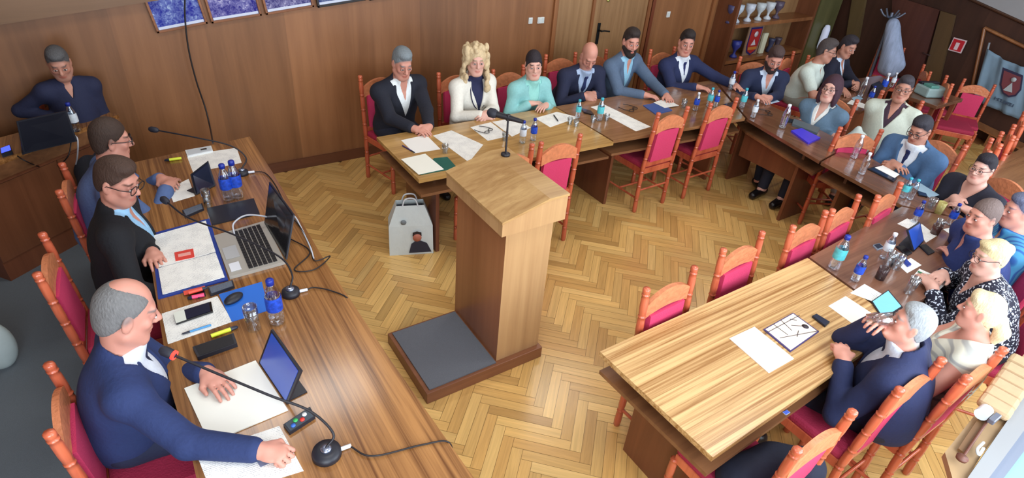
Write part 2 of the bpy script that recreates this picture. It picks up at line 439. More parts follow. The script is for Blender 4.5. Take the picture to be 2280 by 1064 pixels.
    b.append(('u',hE((0,.056,-.089),(.030,.026,.022)),.03))
    for sg in (1,-1):
        b.append(('u',Cc(HL(sg*.055,.0,-.055),HL(sg*.028,.055,-.088),.020*hs,.018*hs),.03))
        b.append(('u',hE((sg*.043,.060,-.018),(.021,.018,.018)),.02))
    b.append(('u',Cc(HL(-.032,.075,.026),HL(.032,.075,.026),.013*hs,.013*hs),.015))
    for sg in (1,-1): b.append(('s',hE((sg*.031,.096,.004),(.019,.016,.013)),.012))
    b.append(('u',Cc(HL(0,.086,.012),HL(0,.108,-.024),.008*hs,.0125*hs),.010))
    for sg in (1,-1): b.append(('u',hE((sg*.012,.096,-.029),(.009,.010,.008)),.006))
    b.append(('u',hE((0,.080,-.054),(.024,.014,.007)),.006)); b.append(('u',hE((0,.079,-.066),(.020,.013,.0065)),.005))
    if mouth_open: b.append(('s',hE((0,.094,-.060),(.016,.010,.004)),.004))
    for sg in (1,-1):
        ea=.25*sg; Re=np.array([[math.cos(ea),-math.sin(ea),0],[math.sin(ea),math.cos(ea),0],[0,0,1]])
        b.append(('u',hE((sg*.078,-.008,-.002),(.008,.020,.032),Re),.006)); b.append(('s',hE((sg*.088,-.003,.002),(.007,.010,.017),Re),.004))
        b.append(('u',hE((sg*.032,.078,.003),(.0145,.0135,.0145)),.004))     # eyelids over the ball
    sk=np.array(lin(SKIN[skin])[:3]); hcol=np.array(lin(haircol)[:3])
    def colfn(X):
        q=((X-hc)@H)/hv; x,y,z=q[:,0],q[:,1],q[:,2]; c=np.tile(sk,(len(X),1))
        def mix(m,col,a): 
            m=np.clip(m,0,1)[:,None]*a; return c*(1-m)+np.array(col)*m
        sm=lambda v,e: np.clip(.5-v/e,0,1)
        c=mix(sm(np.sqrt(((np.abs(x)-.045)/.024)**2+((z+.025)/.02)**2+((y-.065)/.03)**2)-1,.8),sk*[1.0,.7,.68],.22)
        if stubble: c=mix(sm(z+.045,.02)*sm(-(z+.115),.02)*sm(-(y-.0),.03)*sm(np.abs(x)-.07,.02),hcol,stubble)
        c=mix(sm(np.sqrt((x/.026)**2+((z+.060)/.011)**2)-1,.35)*(y>.07),sk*[.82,.50,.50],.75)
        br=sm(np.sqrt(((np.abs(x)-.033)/.021)**2+((z-.0265+.01*(np.abs(x)-.03))/.0058)**2)-1,.5)*(y>.055)
        c=mix(br,hcol*.8 if haircol[0]<160 else hcol*.45,.85)
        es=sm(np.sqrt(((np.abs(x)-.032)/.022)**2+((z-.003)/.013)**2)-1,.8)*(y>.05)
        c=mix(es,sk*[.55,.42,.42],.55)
        if pitch<-.35: c=mix(sm(np.sqrt(((np.abs(x)-.032)/.016)**2+((z+.006)/.003)**2)-1,.6)*(y>.06),[.02,.015,.015],.8)
        if hair in('short','crop','tied','bun','ponytail','side'):
            c=mix(sm(.86*y-z-.004,.016)*(z>-.10)*(np.abs(x)<.0775),hcol,.8)
        if hair in('receding','bald','crop'):
            top_=sm(-(z-.0+.0*y),.02)*sm(y-.75*z+.005,.03)*(sm(-(np.abs(x)-.048+.3*np.clip(-y-.03,0,1)),.02) if hair!='crop' else 1)
            c=mix(top_*(z<.125),hcol,.25 if hair=='bald' else .75)
        return c
    body=sdf_mesh(name,b,res,vcol('skin',.5,sub=.12),colfn,None,O)
    body.location=O; tag(body,label,'person')
    def kid(nm,ops,r,m,fn=None):
        o=sdf_mesh(nm,ops,r,m,fn,body,O); return o
    # ---------------- eyes
    if pitch>=-.42:
        for sg in (1,-1):
            e=MB(); bm=bmesh.new(); bmesh.ops.create_uvsphere(bm,u_segments=16,v_segments=10,radius=1)
            c=HL(sg*.032,.0885,.001)-O
            bm.verts.index_update()
            e.v=[tuple(c+H@(np.array([v.co.x*.0150,v.co.y*.0062,v.co.z*.0056*(1-.35*v.co.x**2)])*hv)) for v in bm.verts]
            for f in bm.faces:
                cx=sum(v.co.x for v in f.verts)/len(f.verts); e.f.append([v.index for v in f.verts]); e.mi.append(1 if abs(cx)<.45 else 0); e.sm.append(True)
            bm.free(); e.build('eye',[mat('eye_white',(190,180,176),.3),mat('iris',(40,32,32),.2)],body)
    # ---------------- hair
    hm=mat('hair_%d_%d_%d'%haircol,haircol,.75,noise=.35,scale=120,bump=.5,stretch=(1,1,.35))
    cap=[('u',hE((0,-.016,.037),(.0795,.0985,.083)),0),('u',hE((0,-.045,-.01),(.070,.068,.074)),.02)]
    def pl(n,c): 
        n=nrm(n); m_=H@nrm(n/hv); return ('P',m_,float(m_@(hc+H@(n*c*hv))))
    hr=min(res,.007)
    if hair in('short','side','crop'):
        o=list(cap)
        if hair!='crop':
            o.append(('u',hE((.0,.022,.090),(.060,.066,.032)),.03))
        o.append(('i',pl((0,.86,-1),.0),0))
        for sg in (1,-1): o.append(('s',hE((sg*.060,.078,.062),(.022,.026,.022)),.012))
        if hair=='crop': o=[('u',hE((0,-.015,.037),(.079,.098,.084)),0),('u',hE((0,-.04,-.01),(.070,.068,.075)),.02),('i',pl((0,.80,-1),.004),0)]
        kid('hair',o,hr,hm)
    elif hair=='receding':
        o=[('u',hE((0,-.018,.034),(.079,.097,.082)),0),('u',hE((0,-.045,-.01),(.072,.066,.075)),.02),('i',pl((0,.9,-1),-.004),0),('s',hE((0,.035,.135),(.058,.115,.060)),.01)]
        kid('hair',o,hr,hm)
    elif hair=='bob':
        o=list(cap)+[('u',hE((0,-.03,.0),(.098,.095,.115)),.03),('u',hE((.075,.0,-.06),(.030,.055,.085)),.03),('u',hE((-.075,.0,-.06),(.030,.055,.085)),.03),('u',hE((0,-.06,-.08),(.075,.05,.07)),.03)]
        o+=[('s',hE((0,.085,-.045),(.062,.085,.098)),.012),('s',hE((0,.02,-.13),(.05,.07,.09)),.01)]
        kid('hair',o,hr,hm)
    elif hair=='curly':
        rnd=random.Random(3); o=list(cap)+[('u',hE((0,-.03,.02),(.098,.10,.10)),.02)]
        for k in range(190):
            a=rnd.uniform(-2.5,2.5); z=rnd.uniform(-.24,.10); rr=.094+.020*rnd.random()+.12*max(0,(-z))
            if z<-.12: a=max(-2.1,min(2.1,a))
            x=math.sin(a)*rr; y=-math.cos(a)*rr*.95-.01
            if abs(a)>2.0 and z>-.1: continue
            o.append(('u',hE((x,y,z),(.023,.023,.028)),.008))
        for k in range(24):
            a=rnd.uniform(0,6.28); el=rnd.uniform(.5,1.4); o.append(('u',hE((.088*math.cos(a)*math.cos(el),-.02+.10*math.sin(a)*math.cos(el),.04+.088*math.sin(el)),(.02,.02,.018)),.008))
        o+=[('s',hE((0,.105,-.035),(.054,.085,.092)),.008)]
        kid('hair',o,hr*.9,hm)
    elif hair in('tied','ponytail','bun'):
        o=list(cap)+[('i',pl((0,.72,-1),.012),0)]
        if hair=='tied': o+=[('u',Cc(HL(.068,.035,.04),HL(.078,.005,-.01),.008*hs,.006*hs),.01),('u',Cc(HL(-.068,.035,.04),HL(-.078,.005,-.01),.008*hs,.006*hs),.01),('u',hE((0,-.12,.0),(.035,.03,.04)),.015)]
        if hair=='bun': o+=[('u',hE((0,-.105,.045),(.038,.035,.038)),.012),('u',hE((0,.06,.085),(.06,.03,.02)),.02)]
        if hair=='ponytail': o+=[('u',hE((0,-.108,.0),(.03,.03,.03)),.012),('u',Cc(HL(0,-.12,-.01),HL(0,-.155,-.07),.030*hs,.038*hs),.015),('u',Cc(HL(0,-.155,-.07),HL(.01,-.13,-.20),.038*hs,.012*hs),.015),('u',hE((0,.055,.08),(.065,.035,.03)),.02)]
        kid('hair',o,hr,hm)
    if beard:
        o=[('u',hE((0,.020,-.03),(.069,.074,.090)),0),('u',hE((0,.058,-.096),(.040,.036,.032)),.02),('u',Cc(HL(.066,0,-.045),HL(.03,.055,-.09),.018*hs,.022*hs),.02),('u',Cc(HL(-.066,0,-.045),HL(-.03,.055,-.09),.018*hs,.022*hs),.02),('i',pl((0,.3,1),-.019),0),('i',pl((0,-1,0),.012),0),
           ('s',hE((0,.10,-.062),(.020,.03,.007)),.004)]
        kid('beard',o,min(res,.006),mat('beard_%d'%beard[0],beard,.85,noise=.3,scale=150,bump=.4))
    # ---------------- glasses
    if glasses:
        g=MB()
        for sg in (1,-1):
            pts=[HL(sg*.032+.026*math.copysign(abs(math.cos(a))**.75,math.cos(a)),.105-.012*abs(math.cos(a))*0,.001+.019*math.copysign(abs(math.sin(a))**.75,math.sin(a)))-O for a in np.linspace(0,2*math.pi,17)]
            g.tube(pts,.0022*hs if glasses=='thick' else .0014*hs,6,0,False)
            g.tube([HL(sg*.058,.103,.008)-O,HL(sg*.076,.06,.008)-O,HL(sg*.083,-.005,.010)-O,HL(sg*.084,-.03,-.012)-O],.0022*hs,5)
        g.tube([HL(-.007,.106,.004)-O,HL(0,.108,.007)-O,HL(.007,.106,.004)-O],.002*hs,5)
        g.build('glasses',mat('glasses_black',(18,18,24),.35),body)
    # ---------------- clothing
    def Vcut(z0,wn,front=0.,off=0.):
        """opening of a jacket: half width grows from 0 at z0 below the neck to wn at the neck"""
        def f(X):
            q=(X-N)@T; hw=wn*np.clip((q[:,2]-z0)/(-z0),-.3,1.15); return np.maximum(np.abs(q[:,0]-off)-hw,front-q[:,1])
        return ('F',f)
    def neckhole(r,zz=.03):
        return Cc(N-su*.005+tf*.01,N+su*.16+tf*.03,r,r+.03)
    cm=lambda rgb: cloth(rgb)
    if pattern: topm=pattern_mat(pattern)
    else: topm=cm(jacket)
    cutlow=('i',('P',-UP,-(seatz-.06)),0)
    if clothes=='suit':
        o=torso([],.006); o.append(('u',Cc(N-su*.03,N+su*.045*s+tf*.012,.068*s*(.8+.2*w)+.008*fat,.066*s*(.8+.2*w)+.008*fat),.015)); 
        o.append(('i',('P',nrm(su-tf*.35),float(nrm(su-tf*.35)@(N+su*.046*s))),0)); o.append(cutlow)
        if not tie and hair not in('curly','tied'): o.append(('s',Vcut(-.13,.034,.0),.004))
        kid('shirt',o,max(res,.006),cm(shirt))
        cu=[]
        for i in (0,1):
            W=EL[i]+(WR[i]-EL[i])*.985; Wb=EL[i]+(WR[i]-EL[i])*.80; kid('cuff',[('u',Cc(Wb,W,.037*s,.039*s),0),('i',('P',nrm(W-Wb),float(nrm(W-Wb)@(W-nrm(W-Wb)*.004))),0)],max(res,.006),cm(shirt))
        z0=-tl*.60
        o=torso([],.017,.06)
        o.append(('u',Cc(N-su*.05-tf*.01,N+su*.030*s-tf*.012,.085*s,.070*s),.03))
        o.append(('u',Cc(P+bf*.0+UP*.02,P-UP*.03,.14*w,.155*w),.05))
        o.append(('s',Vcut(z0,.082*w+.01,.0),.006)); o.append(('s',neckhole(.066*s),.008)); 
        for sg in (1,-1):
            a_=TL(sg*.012,.118+.05*fat,z0+.02);b_=TL(sg*.088*w,.105+.01*fat,-.15);c_=TL(sg*.078*w,.045,.0)
            o.append(('u',Cc(a_,b_,.008,.013),.006)); o.append(('u',Cc(b_,c_,.014,.012),.006))
        o.append(('i',('P',-UP,-(seatz-.09)),0))
        for i in (0,1): arm(o,i,.013,.90,rw=.032)
        kid('jacket',o,max(res,.006),topm)
        if trim:
            t=MB()
            for sg in (1,-1):
                t.tube(catmull([TL(sg*.004,.142+.05*fat,z0+.02)-O,TL(sg*.06*w,.138+.03*fat,-.19)-O,TL(sg*.092*w,.112,-.11)-O,TL(sg*.075,.055,-.01)-O],5),.005,6)
            t.build('trim',cm(trim),body)
        if tie:
            t=MB(); pts=[(0,-.015,.072),(-.0,-.05,.090),(0,-.12,.118+.03*fat),(0,-.2,.125+.06*fat),(0,z0,.125+.07*fat)]
            wd=[.018,.016,.026,.034,.040]
            vs=[];fs=[]
            for (x,z,y),ww in zip(pts,wd): vs+=[TL(-ww,y-.004,z)-O,TL(0,y+.006,z)-O,TL(ww,y-.004,z)-O]
            for i in range(4): fs+=[(3*i,3*i+1,3*i+4,3*i+3),(3*i+1,3*i+2,3*i+5,3*i+4)]
            t.add(vs,fs,0,True); t.box(TL(0,.072,-.012)-O,(.017,.012,.016),T,0,.006); t.build('tie',cm(tie),body)
    else:
        g=.012
        o=torso([],g)
        e={'long':.93,'short':None,'none':None}[sleeve]
        for i in (0,1):
            if sleeve=='long': arm(o,i,g,e,rw=.033)
            elif sleeve=='short': o.append(('u',Cc(SH[i],SH[i]+(EL[i]-SH[i])*.62,.062*s+g,.058*s+g),.04))
        if collar:
            o.append(('u',Cc(N-su*.03,N+su*.035*s+tf*.01,.074*s*(.8+.2*w)+.008*fat,.069*s+.008*fat),.012))
            o.append(('i',('P',nrm(su-tf*.35),float(nrm(su-tf*.35)@(N+su*.042*s))),0)); o.append(('s',Vcut(-.09,.03,.05),.006))
        else: o.append(('s',neckhole(.075*s),.01)); o.append(('s',Vcut(-.11,.062,.02),.01))
        if sleeve=='none':
            for i in (0,1): pass
        o.append(cutlow if clothes!='dress' else ('i',('P',-UP,-(seatz-.12)),0))
        fn=None
        kid({'dress':'dress','tee':'t_shirt'}.get(clothes,'shirt'),o,max(res,.006),topm,fn)
    if legs:
        o=[('u',E(P-UP*.01,(.175*w,.14,.10),frame(bf)),0)]
        for i in (0,1): leg(o,i,.008)
        o.append(('i',('P',-UP,-.09),0))
        kid('trousers' if clothes!='dress' else 'skirt',o,max(res,.009),cm(trousers))
        for i in (0,1):
            an,kf=AN[i]
            kid('shoe',[('u',Cc(an-UP*.045-kf*.03,an-UP*.06+kf*.15,.046,.038),0),('i',('P',-UP,-.003),0)],.009,mat('shoe_leather',(20,18,20),.35))
    return body,dict(P=P,N=N,phi=phi,O=O,SH=SH,HL=HL,H=H)
# ------------------------------------------------------------------ surfaces
def parquet():
    m,nt,b=nodes('oak_parquet'); L=nt.links
    a=nt.nodes.new('ShaderNodeVertexColor'); a.layer_name='Col'
    uv=nt.nodes.new('ShaderNodeUVMap'); mp=nt.nodes.new('ShaderNodeMapping'); mp.inputs['Scale'].default_value=(3,60,1); L.new(uv.outputs[0],mp.inputs[0])
    n=nt.nodes.new('ShaderNodeTexNoise'); n.inputs['Scale'].default_value=1; n.inputs['Detail'].default_value=5; n.inputs['Distortion'].default_value=.8; L.new(mp.outputs[0],n.inputs[0])
    mr=nt.nodes.new('ShaderNodeMapRange'); mr.inputs[1].default_value=.3; mr.inputs[2].default_value=.7; mr.inputs[3].default_value=.86; mr.inputs[4].default_value=1.1; L.new(n.outputs['Fac'],mr.inputs[0])
    hs=nt.nodes.new('ShaderNodeHueSaturation'); L.new(a.outputs[0],hs.inputs['Color']); L.new(mr.outputs[0],hs.inputs['Value']); L.new(hs.outputs[0],b.inputs['Base Color'])
    b.inputs['Roughness'].default_value=.27; b.inputs['Coat Weight'].default_value=.25; b.inputs['Coat Roughness'].default_value=.22
    bp=nt.nodes.new('ShaderNodeBump'); bp.inputs['Strength'].default_value=.08; bp.inputs['Distance'].default_value=.004; L.new(n.outputs['Fac'],bp.inputs['Height']); L.new(bp.outputs[0],b.inputs['Normal'])
    return m
XW,YW=9.2,5.32
def build_floor():
    W=.0622;Lp=W*6;g=.0009;rnd=random.Random(5);q=math.sqrt(.5)
    vs=[];fs=[];cols=[];uvs=[]
    def plank(u0,u1,v0,v1):
        cu,cv=(u0+u1)/2,(v0+v1)/2; cx,cy=(cu-cv)*q,(cu+cv)*q
        if not(-.1<cx<XW+.05 and -.45<cy<YW+.1): return
        b=len(vs)
        for u,v in ((u0+g,v0+g),(u1-g,v0+g),(u1-g,v1-g),(u0+g,v1-g)):
            x,y=(u-v)*q,(u+v)*q; vs.append((x,y,0.0))
        fs.append((b,b+1,b+2,b+3))
        t=rnd.random(); c=[230-28*t**1.3,190-34*t**1.2,120-30*t]; k=rnd.uniform(.95,1.04); 
        if rnd.random()<.10: k*=.91
        c=lin([min(255,x*k) for x in c])[:3]; cols.extend([c]*4)
        o=rnd.random()*50
        if u1-u0>v1-v0: uvs.extend([(o,o),(o+Lp,o),(o+Lp,o+W),(o,o+W)])
        else: uvs.extend([(o,o),(o,o+W),(o+Lp,o+W),(o+Lp,o)])
    for j in range(-30,31):
        for i in range(-160,260):
            ou,ov=i*W-j*Lp,i*W+j*Lp
            cx,cy=(ou-ov)*q,(ou+ov)*q
            if not(-1<cx<XW+1 and -1.2<cy<YW+1): continue
            plank(ou,ou+Lp,ov,ov+W); plank(ou,ou+W,ov+W,ov+W+Lp)
    b=len(vs); 
    vs+=[(-1.9,-.5,-.004),(XW+.15,-.5,-.004),(XW+.15,YW+.15,-.004),(-1.9,YW+.15,-.004),(-1.9,-.5,-.1),(XW+.15,-.5,-.1),(XW+.15,YW+.15,-.1),(-1.9,YW+.15,-.1)]
    fs+=[(b,b+1,b+2,b+3),(b+4,b+7,b+6,b+5),(b,b+4,b+5,b+1),(b+1,b+5,b+6,b+2),(b+2,b+6,b+7,b+3),(b+3,b+7,b+4,b)]; cols+=[lin((120,88,54))[:3]]*8
    me=bpy.data.meshes.new('floor'); me.from_pydata(vs,[],fs); 
    ca=me.color_attributes.new('Col','FLOAT_COLOR','POINT'); ca.data.foreach_set('color',np.concatenate([np.array(cols),np.ones((len(cols),1))],1).astype(np.float32).ravel())
    ul=me.uv_layers.new(name='UVMap'); uvs+=[(0,0)]*24; ul.data.foreach_set('uv',np.array(uvs,np.float32).ravel())
    struct(link('floor',me,parquet()))
build_floor()
WOODA=('wall_veneer',(88,56,36),(128,88,58))
wallm=wood('wall_veneer',(122,80,48),(154,106,68),'Z',9,.42,.08,('x',.62),big=.5)
walldk=wood('wall_veneer_dark',(52,30,22),(74,46,34),'Z',9,.5,.05,('y',.8),big=.5)
dooM=wood('door_veneer',(128,94,60),(168,132,92),'Z',14,.4,.1,big=.5)
trimM=wood('trim_wood',(120,74,44),(165,112,70),'Z',20,.35,.15)
trimdk=wood('trim_dark',(60,36,24),(88,56,36),'X',20,.45,.1)
greenish=wood('column_veneer_greenlit',(84,84,52),(112,108,70),'Z',8,.45,.1)  # green light on the column, painted into its wood colour
cabM=wood('cabinet_veneer',(92,52,32),(132,82,54),'Z',12,.38,.12)
# walls
struct(MB().bx(-1.75,XW,YW,YW+.3,0,3.0).build('wall_left',wallm))
def gridpanel():  # far wall with niche opening left open for the display case
    return MB().bx(XW,XW+.3,-.45,YW+.3,0,1.9).build('wall_far',walldk)
struct(gridpanel())
struct(MB().bx(XW,XW+.3,-.45,YW+.3,1.9,3.0).build('wall_far_upper',mat('plaster',(150,150,152),.9,noise=.05,scale=8)))
struct(MB().bx(-1.9,-1.75,-.45,YW+.3,0,3.0).build('wall_end',wallm))
w=MB(); w.bx(-1.75,XW,-.6,-.45,0,.82); w.bx(-1.75,XW,-.6,-.45,2.7,3.0)
for x in (-1.65,1.0,3.1,5.2,7.3,9.1): w.bx(x-.15,x+.15,-.6,-.45,.82,2.7)
struct(w.build('wall_window_side',mat('plaster_warm',(196,190,180),.9)))
struct(MB().bx(-1.9,XW+.3,-.6,YW+.3,3.0,3.1).build('ceiling',mat('ceiling_white',(205,205,205),.95)))
struct(MB().bx(-1.75,.0,-.45,YW,.0,.006).build('floor_carpet',mat('grey_carpet',(112,122,130),.95,noise=.25,scale=420,bump=.6)))
# baseboards and trims
struct(MB().bx(.3,6.7,YW-.02,YW-.001,0,.10).build('baseboard_left',wood('base_wood',(86,48,32),(112,68,46),'X',16,.4,.1)))
struct(MB().bx(XW-.02,XW-.001,-.4,YW-.001,0,.10).build('baseboard_far',trimdk))
k=0
for x,wd in ((4.07,.05),(6.62,.05),(9.1,.05)):
    k+=1; struct(MB().bx(x-wd/2,x+wd/2,YW-.03,YW-.001,0,3.0).build('trim_%d'%k,trimM))
# sloping timber above the far wall: pixel line (2165,0)-(2280,50)
a=U(2100,-30,XW-.03,0); b_=U(2330,74,XW-.03,0)
t=MB(); d=nrm(b_-a); 
struct(MB().poly([a+(0,0,0),b_,b_+UP*1.6,a+UP*1.4],.02).build('wall_far_plaster',mat('plaster_grey',(158,160,164),.9,noise=.06,scale=6)))
struct(MB().tube([a,b_],.022,6).build('trim_4',trimdk))
# wooden soffit top left
a=U(0,52,YW-.05,1); b_=U(352,-2,YW-.05,1); d=(b_-a); a=a-d*1.5
struct(MB().poly([a,b_,b_+UP*1.3+d*.1,a+UP*1.3],.08).build('wall_left_soffit',wood('soffit_wood',(104,74,46),(134,98,64),'X',9,.4,.1)))
# door in the left wall
dr=struct(MB().bx(4.60,5.42,YW-.035,YW-.002,.02,2.1,0,.004).build('door_1',dooM))
jm=MB(); jm.bx(4.10,4.565,YW-.025,YW-.001,.02,2.2); struct(jm.build('door_frame_panel',dooM))
jm=MB(); jm.bx(4.565,4.60,YW-.05,YW-.001,0,2.15); jm.bx(5.42,5.47,YW-.05,YW-.001,0,2.15); struct(jm.build('door_frame',trimM))
jm=MB(); jm.bx(5.49,5.54,YW-.045,YW-.001,0,2.15); struct(jm.build('trim_5',wood('trim_red',(96,48,30),(130,72,46),'Z',20,.35,.15)))
hm_=mat('black_iron',(28,32,34),.4,.6)
hx,hz=4.70,1.03
h=MB(); h.box((hx,YW-.042,hz-.02),(.02,.006,.12),None,0,.005); h.tube([(hx,YW-.045,hz+.02),(hx,YW-.10,hz+.02)],.010,8); h.tube([(hx,YW-.095,hz+.02),(hx+.04,YW-.10,hz+.022),(hx+.12,YW-.10,hz+.01)],.009,8)
h.build('door_handle',hm_,dr)
h=MB(); h.lathe([(.0,0),(.018,0),(.018,.012),(.0,.012)],(4.78,YW-.036,1.37),12,0,np.array([[1,0,0],[0,0,-1],[0,1,0.]])); h.build('lock',mat('brass_dull',(190,190,110),.3,.7),dr)
# switches
def plate(px,py,w,h,n,label):
    c=U(px,py,YW-.008,1); e=MB(); e.box(c,(w/2,.008,h/2),None,0,.004); o=e.build('light_switch',mat('switch_plastic',(226,228,224),.4)); o.location=c; 
    for v in o.data.vertices: v.co-=Vector(c)
    tag(o,label,'switch')
    for i in range(n):
        r=MB(); r.box(((-w/2+w*(i+.5)/n),-.009,0),(w/n*.36,.004,h*.36),None,0,.002); r.build('rocker',mat('switch_rocker',(205,215,215),.4),o)
plate(1181,46,.05,.065,1,'single white light switch at the left of the pair on the wood wall')
plate(1204,45,.085,.065,2,'wide white double light switch plate beside a single switch')
plate(1488,32,.055,.07,1,'white light switch on the panel right of the door')
plate(1833,25,.06,.075,1,'small white switch on the green-lit wood column')
# framed photographs
def photo_mat(name,c1,c2,seed,sky=True):
    m,nt,b=nodes(name); L=nt.links; tc=nt.nodes.new('ShaderNodeTexCoord')
    v=nt.nodes.new('ShaderNodeTexVoronoi'); v.inputs['Scale'].default_value=26; v.inputs['Randomness'].default_value=1
    mp=nt.nodes.new('ShaderNodeMapping'); mp.inputs['Location'].default_value=(seed,0,seed); L.new(tc.outputs['Object'],mp.inputs[0]); L.new(mp.outputs[0],v.inputs['Vector'])
    n=nt.nodes.new('ShaderNodeTexNoise'); n.inputs['Scale'].default_value=12; n.inputs['Detail'].default_value=5; L.new(mp.outputs[0],n.inputs['Vector'])
    ma=nt.nodes.new('ShaderNodeMath'); ma.operation='MULTIPLY'; n2=nt.nodes.new('ShaderNodeTexNoise'); n2.inputs['Scale'].default_value=45; n2.inputs['Detail'].default_value=3; n2.inputs['Distortion'].default_value=1.2; L.new(mp.outputs[0],n2.inputs['Vector']); L.new(n2.outputs['Fac'],ma.inputs[0]); L.new(n.outputs['Fac'],ma.inputs[1])
    r=nt.nodes.new('ShaderNodeValToRGB'); e=r.color_ramp.elements; e[0].position=.16;e[0].color=lin(c1);e[1].position=.50;e[1].color=lin(c2)
    x=e.new(.33); x.color=lin(tuple((p+q)//2 for p,q in zip(c1,c2))); L.new(ma.outputs[0],r.inputs[0])
    L.new(r.outputs[0],b.inputs['Base Color']); b.inputs['Roughness'].default_value=.15; MATS[name]=m; return m
fr=[((350,74),(463,52),(28,40,150),(190,215,235),'group of people outdoors, bottom left frame of the row'),((471,52),(583,34),(30,30,130),(225,225,240),'a building and pale path, second frame from the left'),
    ((592,33),(699,15),(40,40,110),(215,215,235),'a landscape with a pale foreground, third frame from the left'),((707,17),(814,0),(40,60,120),(170,180,200),'a grey scene in a black frame, fourth from the left'),((822,1),(930,-16),(60,60,66),(120,120,130),'a dark scene, only its lower edge in view, rightmost frame')]
for i,(a,b,c1,c2,txt) in enumerate(fr):
    A=U(*a,YW-.02,1);B=U(*b,YW-.02,1); wd=np.linalg.norm(B-A); ang=math.atan2(B[2]-A[2],B[0]-A[0]); hh=.46
    R=np.array([[math.cos(ang),0,-math.sin(ang)],[0,1,0],[math.sin(ang),0,math.cos(ang)]])
    c=(A+B)/2+R@np.array([0,0,hh/2]); o=empty('picture_frame',c,0,'framed photograph of '+txt,'picture','framed photographs high on the wall')
    o['group']='framed photographs along the top of the wall'
    m_=MB(); t_=.018
    for x0,x1,z0,z1 in ((-wd/2,wd/2,-hh/2,-hh/2+t_),(-wd/2,wd/2,hh/2-t_,hh/2),(-wd/2,-wd/2+t_,-hh/2,hh/2),(wd/2-t_,wd/2,-hh/2,hh/2)):
        m_.box(R@np.array([(x0+x1)/2,0,(z0+z1)/2]),((x1-x0)/2,.014,(z1-z0)/2),R,0,.003)
    m_.build('frame',mat('frame_black',(30,26,26),.35) if i>=3 else wood('frame_wood',(110,64,36),(160,104,64),'X',30,.35,.2),o)
    MB().box((0,.004,0),(wd/2-t_*.9,.004,hh/2-t_*.9),R).build('photograph',photo_mat('photo_%d'%i,c1,c2,i*3.7),o)
    MB().box(R@np.array([0,-.001,-hh/2+t_*1.6]),(wd/2-t_*1.2,.002,.010),R).build('mount',mat('photo_mount',(205,215,235),.5),o)
# black cable hanging down the left wall to the desk
pts=[U(*p,YW-.10,1) for p in ((412,-20),(412,40),(420,110),(437,180),(457,240))]+[U(468,285,YW-.22,1),U(474,318,.765)]
tag(MB().tube(catmull(pts,6),.006,6).build('hanging_cable',mat('cable_black',(24,20,24),.5)),'black cable hanging down the wood wall over the first photograph','cable')
# ------------------------------------------------------------------ trophy cabinet
cb=empty('display_cabinet',(6.8,YW-.3,0),0,'brown built-in wooden display cabinet with open shelves of souvenirs','cabinet')
x0,x1=6.72,8.5; yb=YW-.002; yf=YW-.32
def PP(m): return m
def rel(mb,o): 
    L=o.location; mb.v=[(v[0]-L[0],v[1]-L[1],v[2]-L[2]) for v in mb.v]; return mb
rel(MB().bx(x0,x0+.05,yf,yb,0,2.2),cb).build('side_panel',cabM,cb); rel(MB().bx(x1-.05,x1,yf,yb,0,2.2),cb).build('side_panel',cabM,cb)
rel(MB().bx(x0+.05,x1-.05,yb-.02,yb,.4,2.2),cb).build('back_panel',dooM,cb)
zs=ZH(1590,125,6.86,yf); 
for z in (zs,ZH(1600,42,6.86,yf),2.0): rel(MB().bx(x0+.05,x1-.05,yf,yb-.02,z-.045,z),cb).build('shelf',trimM,cb)
for i in range(4):
    xa=x0+.05+(x1-x0-.1)*i/4; rel(MB().bx(xa+.004,xa+(x1-x0-.1)/4-.004,yf,yf+.02,.03,zs-.06,0,.003),cb).build('door',cabM,cb)
z1s,z2s=zs+.002,ZH(1600,42,6.86,yf)+.002
gl=mat('souvenir_blue',(60,80,160),.3,noise=.4,scale=60)
def shelfat(px,z,y=yf+.12): 
    # point on shelf height z nearest the pixel column
    return U(px[0],px[1],z)[:2]
# big pennant-like plaque with shield
def plaque(x,y,z,w,h,rz,label):
    o=empty('shield_plaque',(x,y,z),rz,label,'plaque')
    MB().box((0,0,h/2),(w/2,.01,h/2),None,0,.004).build('board',mat('plaque_board',(150,120,98),.6),o)
    s=[(-.36,.92),(.36,.92),(.36,.35),(.28,.16),(0,.05),(-.28,.16),(-.36,.35)]
    def sh(sc,yy,m,nm): MB().poly([(px*w*sc,yy,h*(.5+(pz-.5)*sc)) for px,pz in s],.004).build(nm,m,o)
    sh(1.12,-.013,mat('shield_edge',(40,40,110),.4),'shield_border'); sh(.98,-.017,mat('shield_red',(178,46,48),.4),'shield')
    MB().poly([(-.16*w,-.022,.36*h),(.16*w,-.022,.36*h),(0,-.022,.56*h)],.004).build('emblem',mat('emblem_white',(220,215,225),.4),o)
    MB().lathe([(0,0),(.13*w,0),(.13*w,.004),(0,.004)],(0,-.026,.74*h),14,0,np.array([[1,0,0],[0,0,-1],[0,1,0.]])).build('emblem_disc',mat('emblem_white',(220,215,225),.4),o)
    MB().poly([(-.30*w,-.022,.20*h),(.30*w,-.022,.20*h),(.32*w,-.022,.30*h),(-.32*w,-.022,.30*h)],.004).build('scroll',mat('scroll_gold',(200,130,60),.4),o)
    return o
ys=yf+.10
xp=U(1668,118,ys,1)[0]
plaque(xp,ys,z1s,.30,z2s-z1s-.08,0,'upright plaque with red coat of arms shield on the cabinet shelf')
def souv(name,prof,x,z,col,label,cat,y=ys,seg=12):
    o=MB().lathe(prof,(0,0,0),seg).build(name,mat('souv_%d_%d_%d'%col,col,.35,noise=.35,scale=50)); o.location=(x,y,z); tag(o,label,cat,'souvenirs in the display cabinet'); return o
vase=[(.0,0),(.045,0),(.05,.03),(.03,.09),(.045,.16),(.05,.19),(.0,.19)]
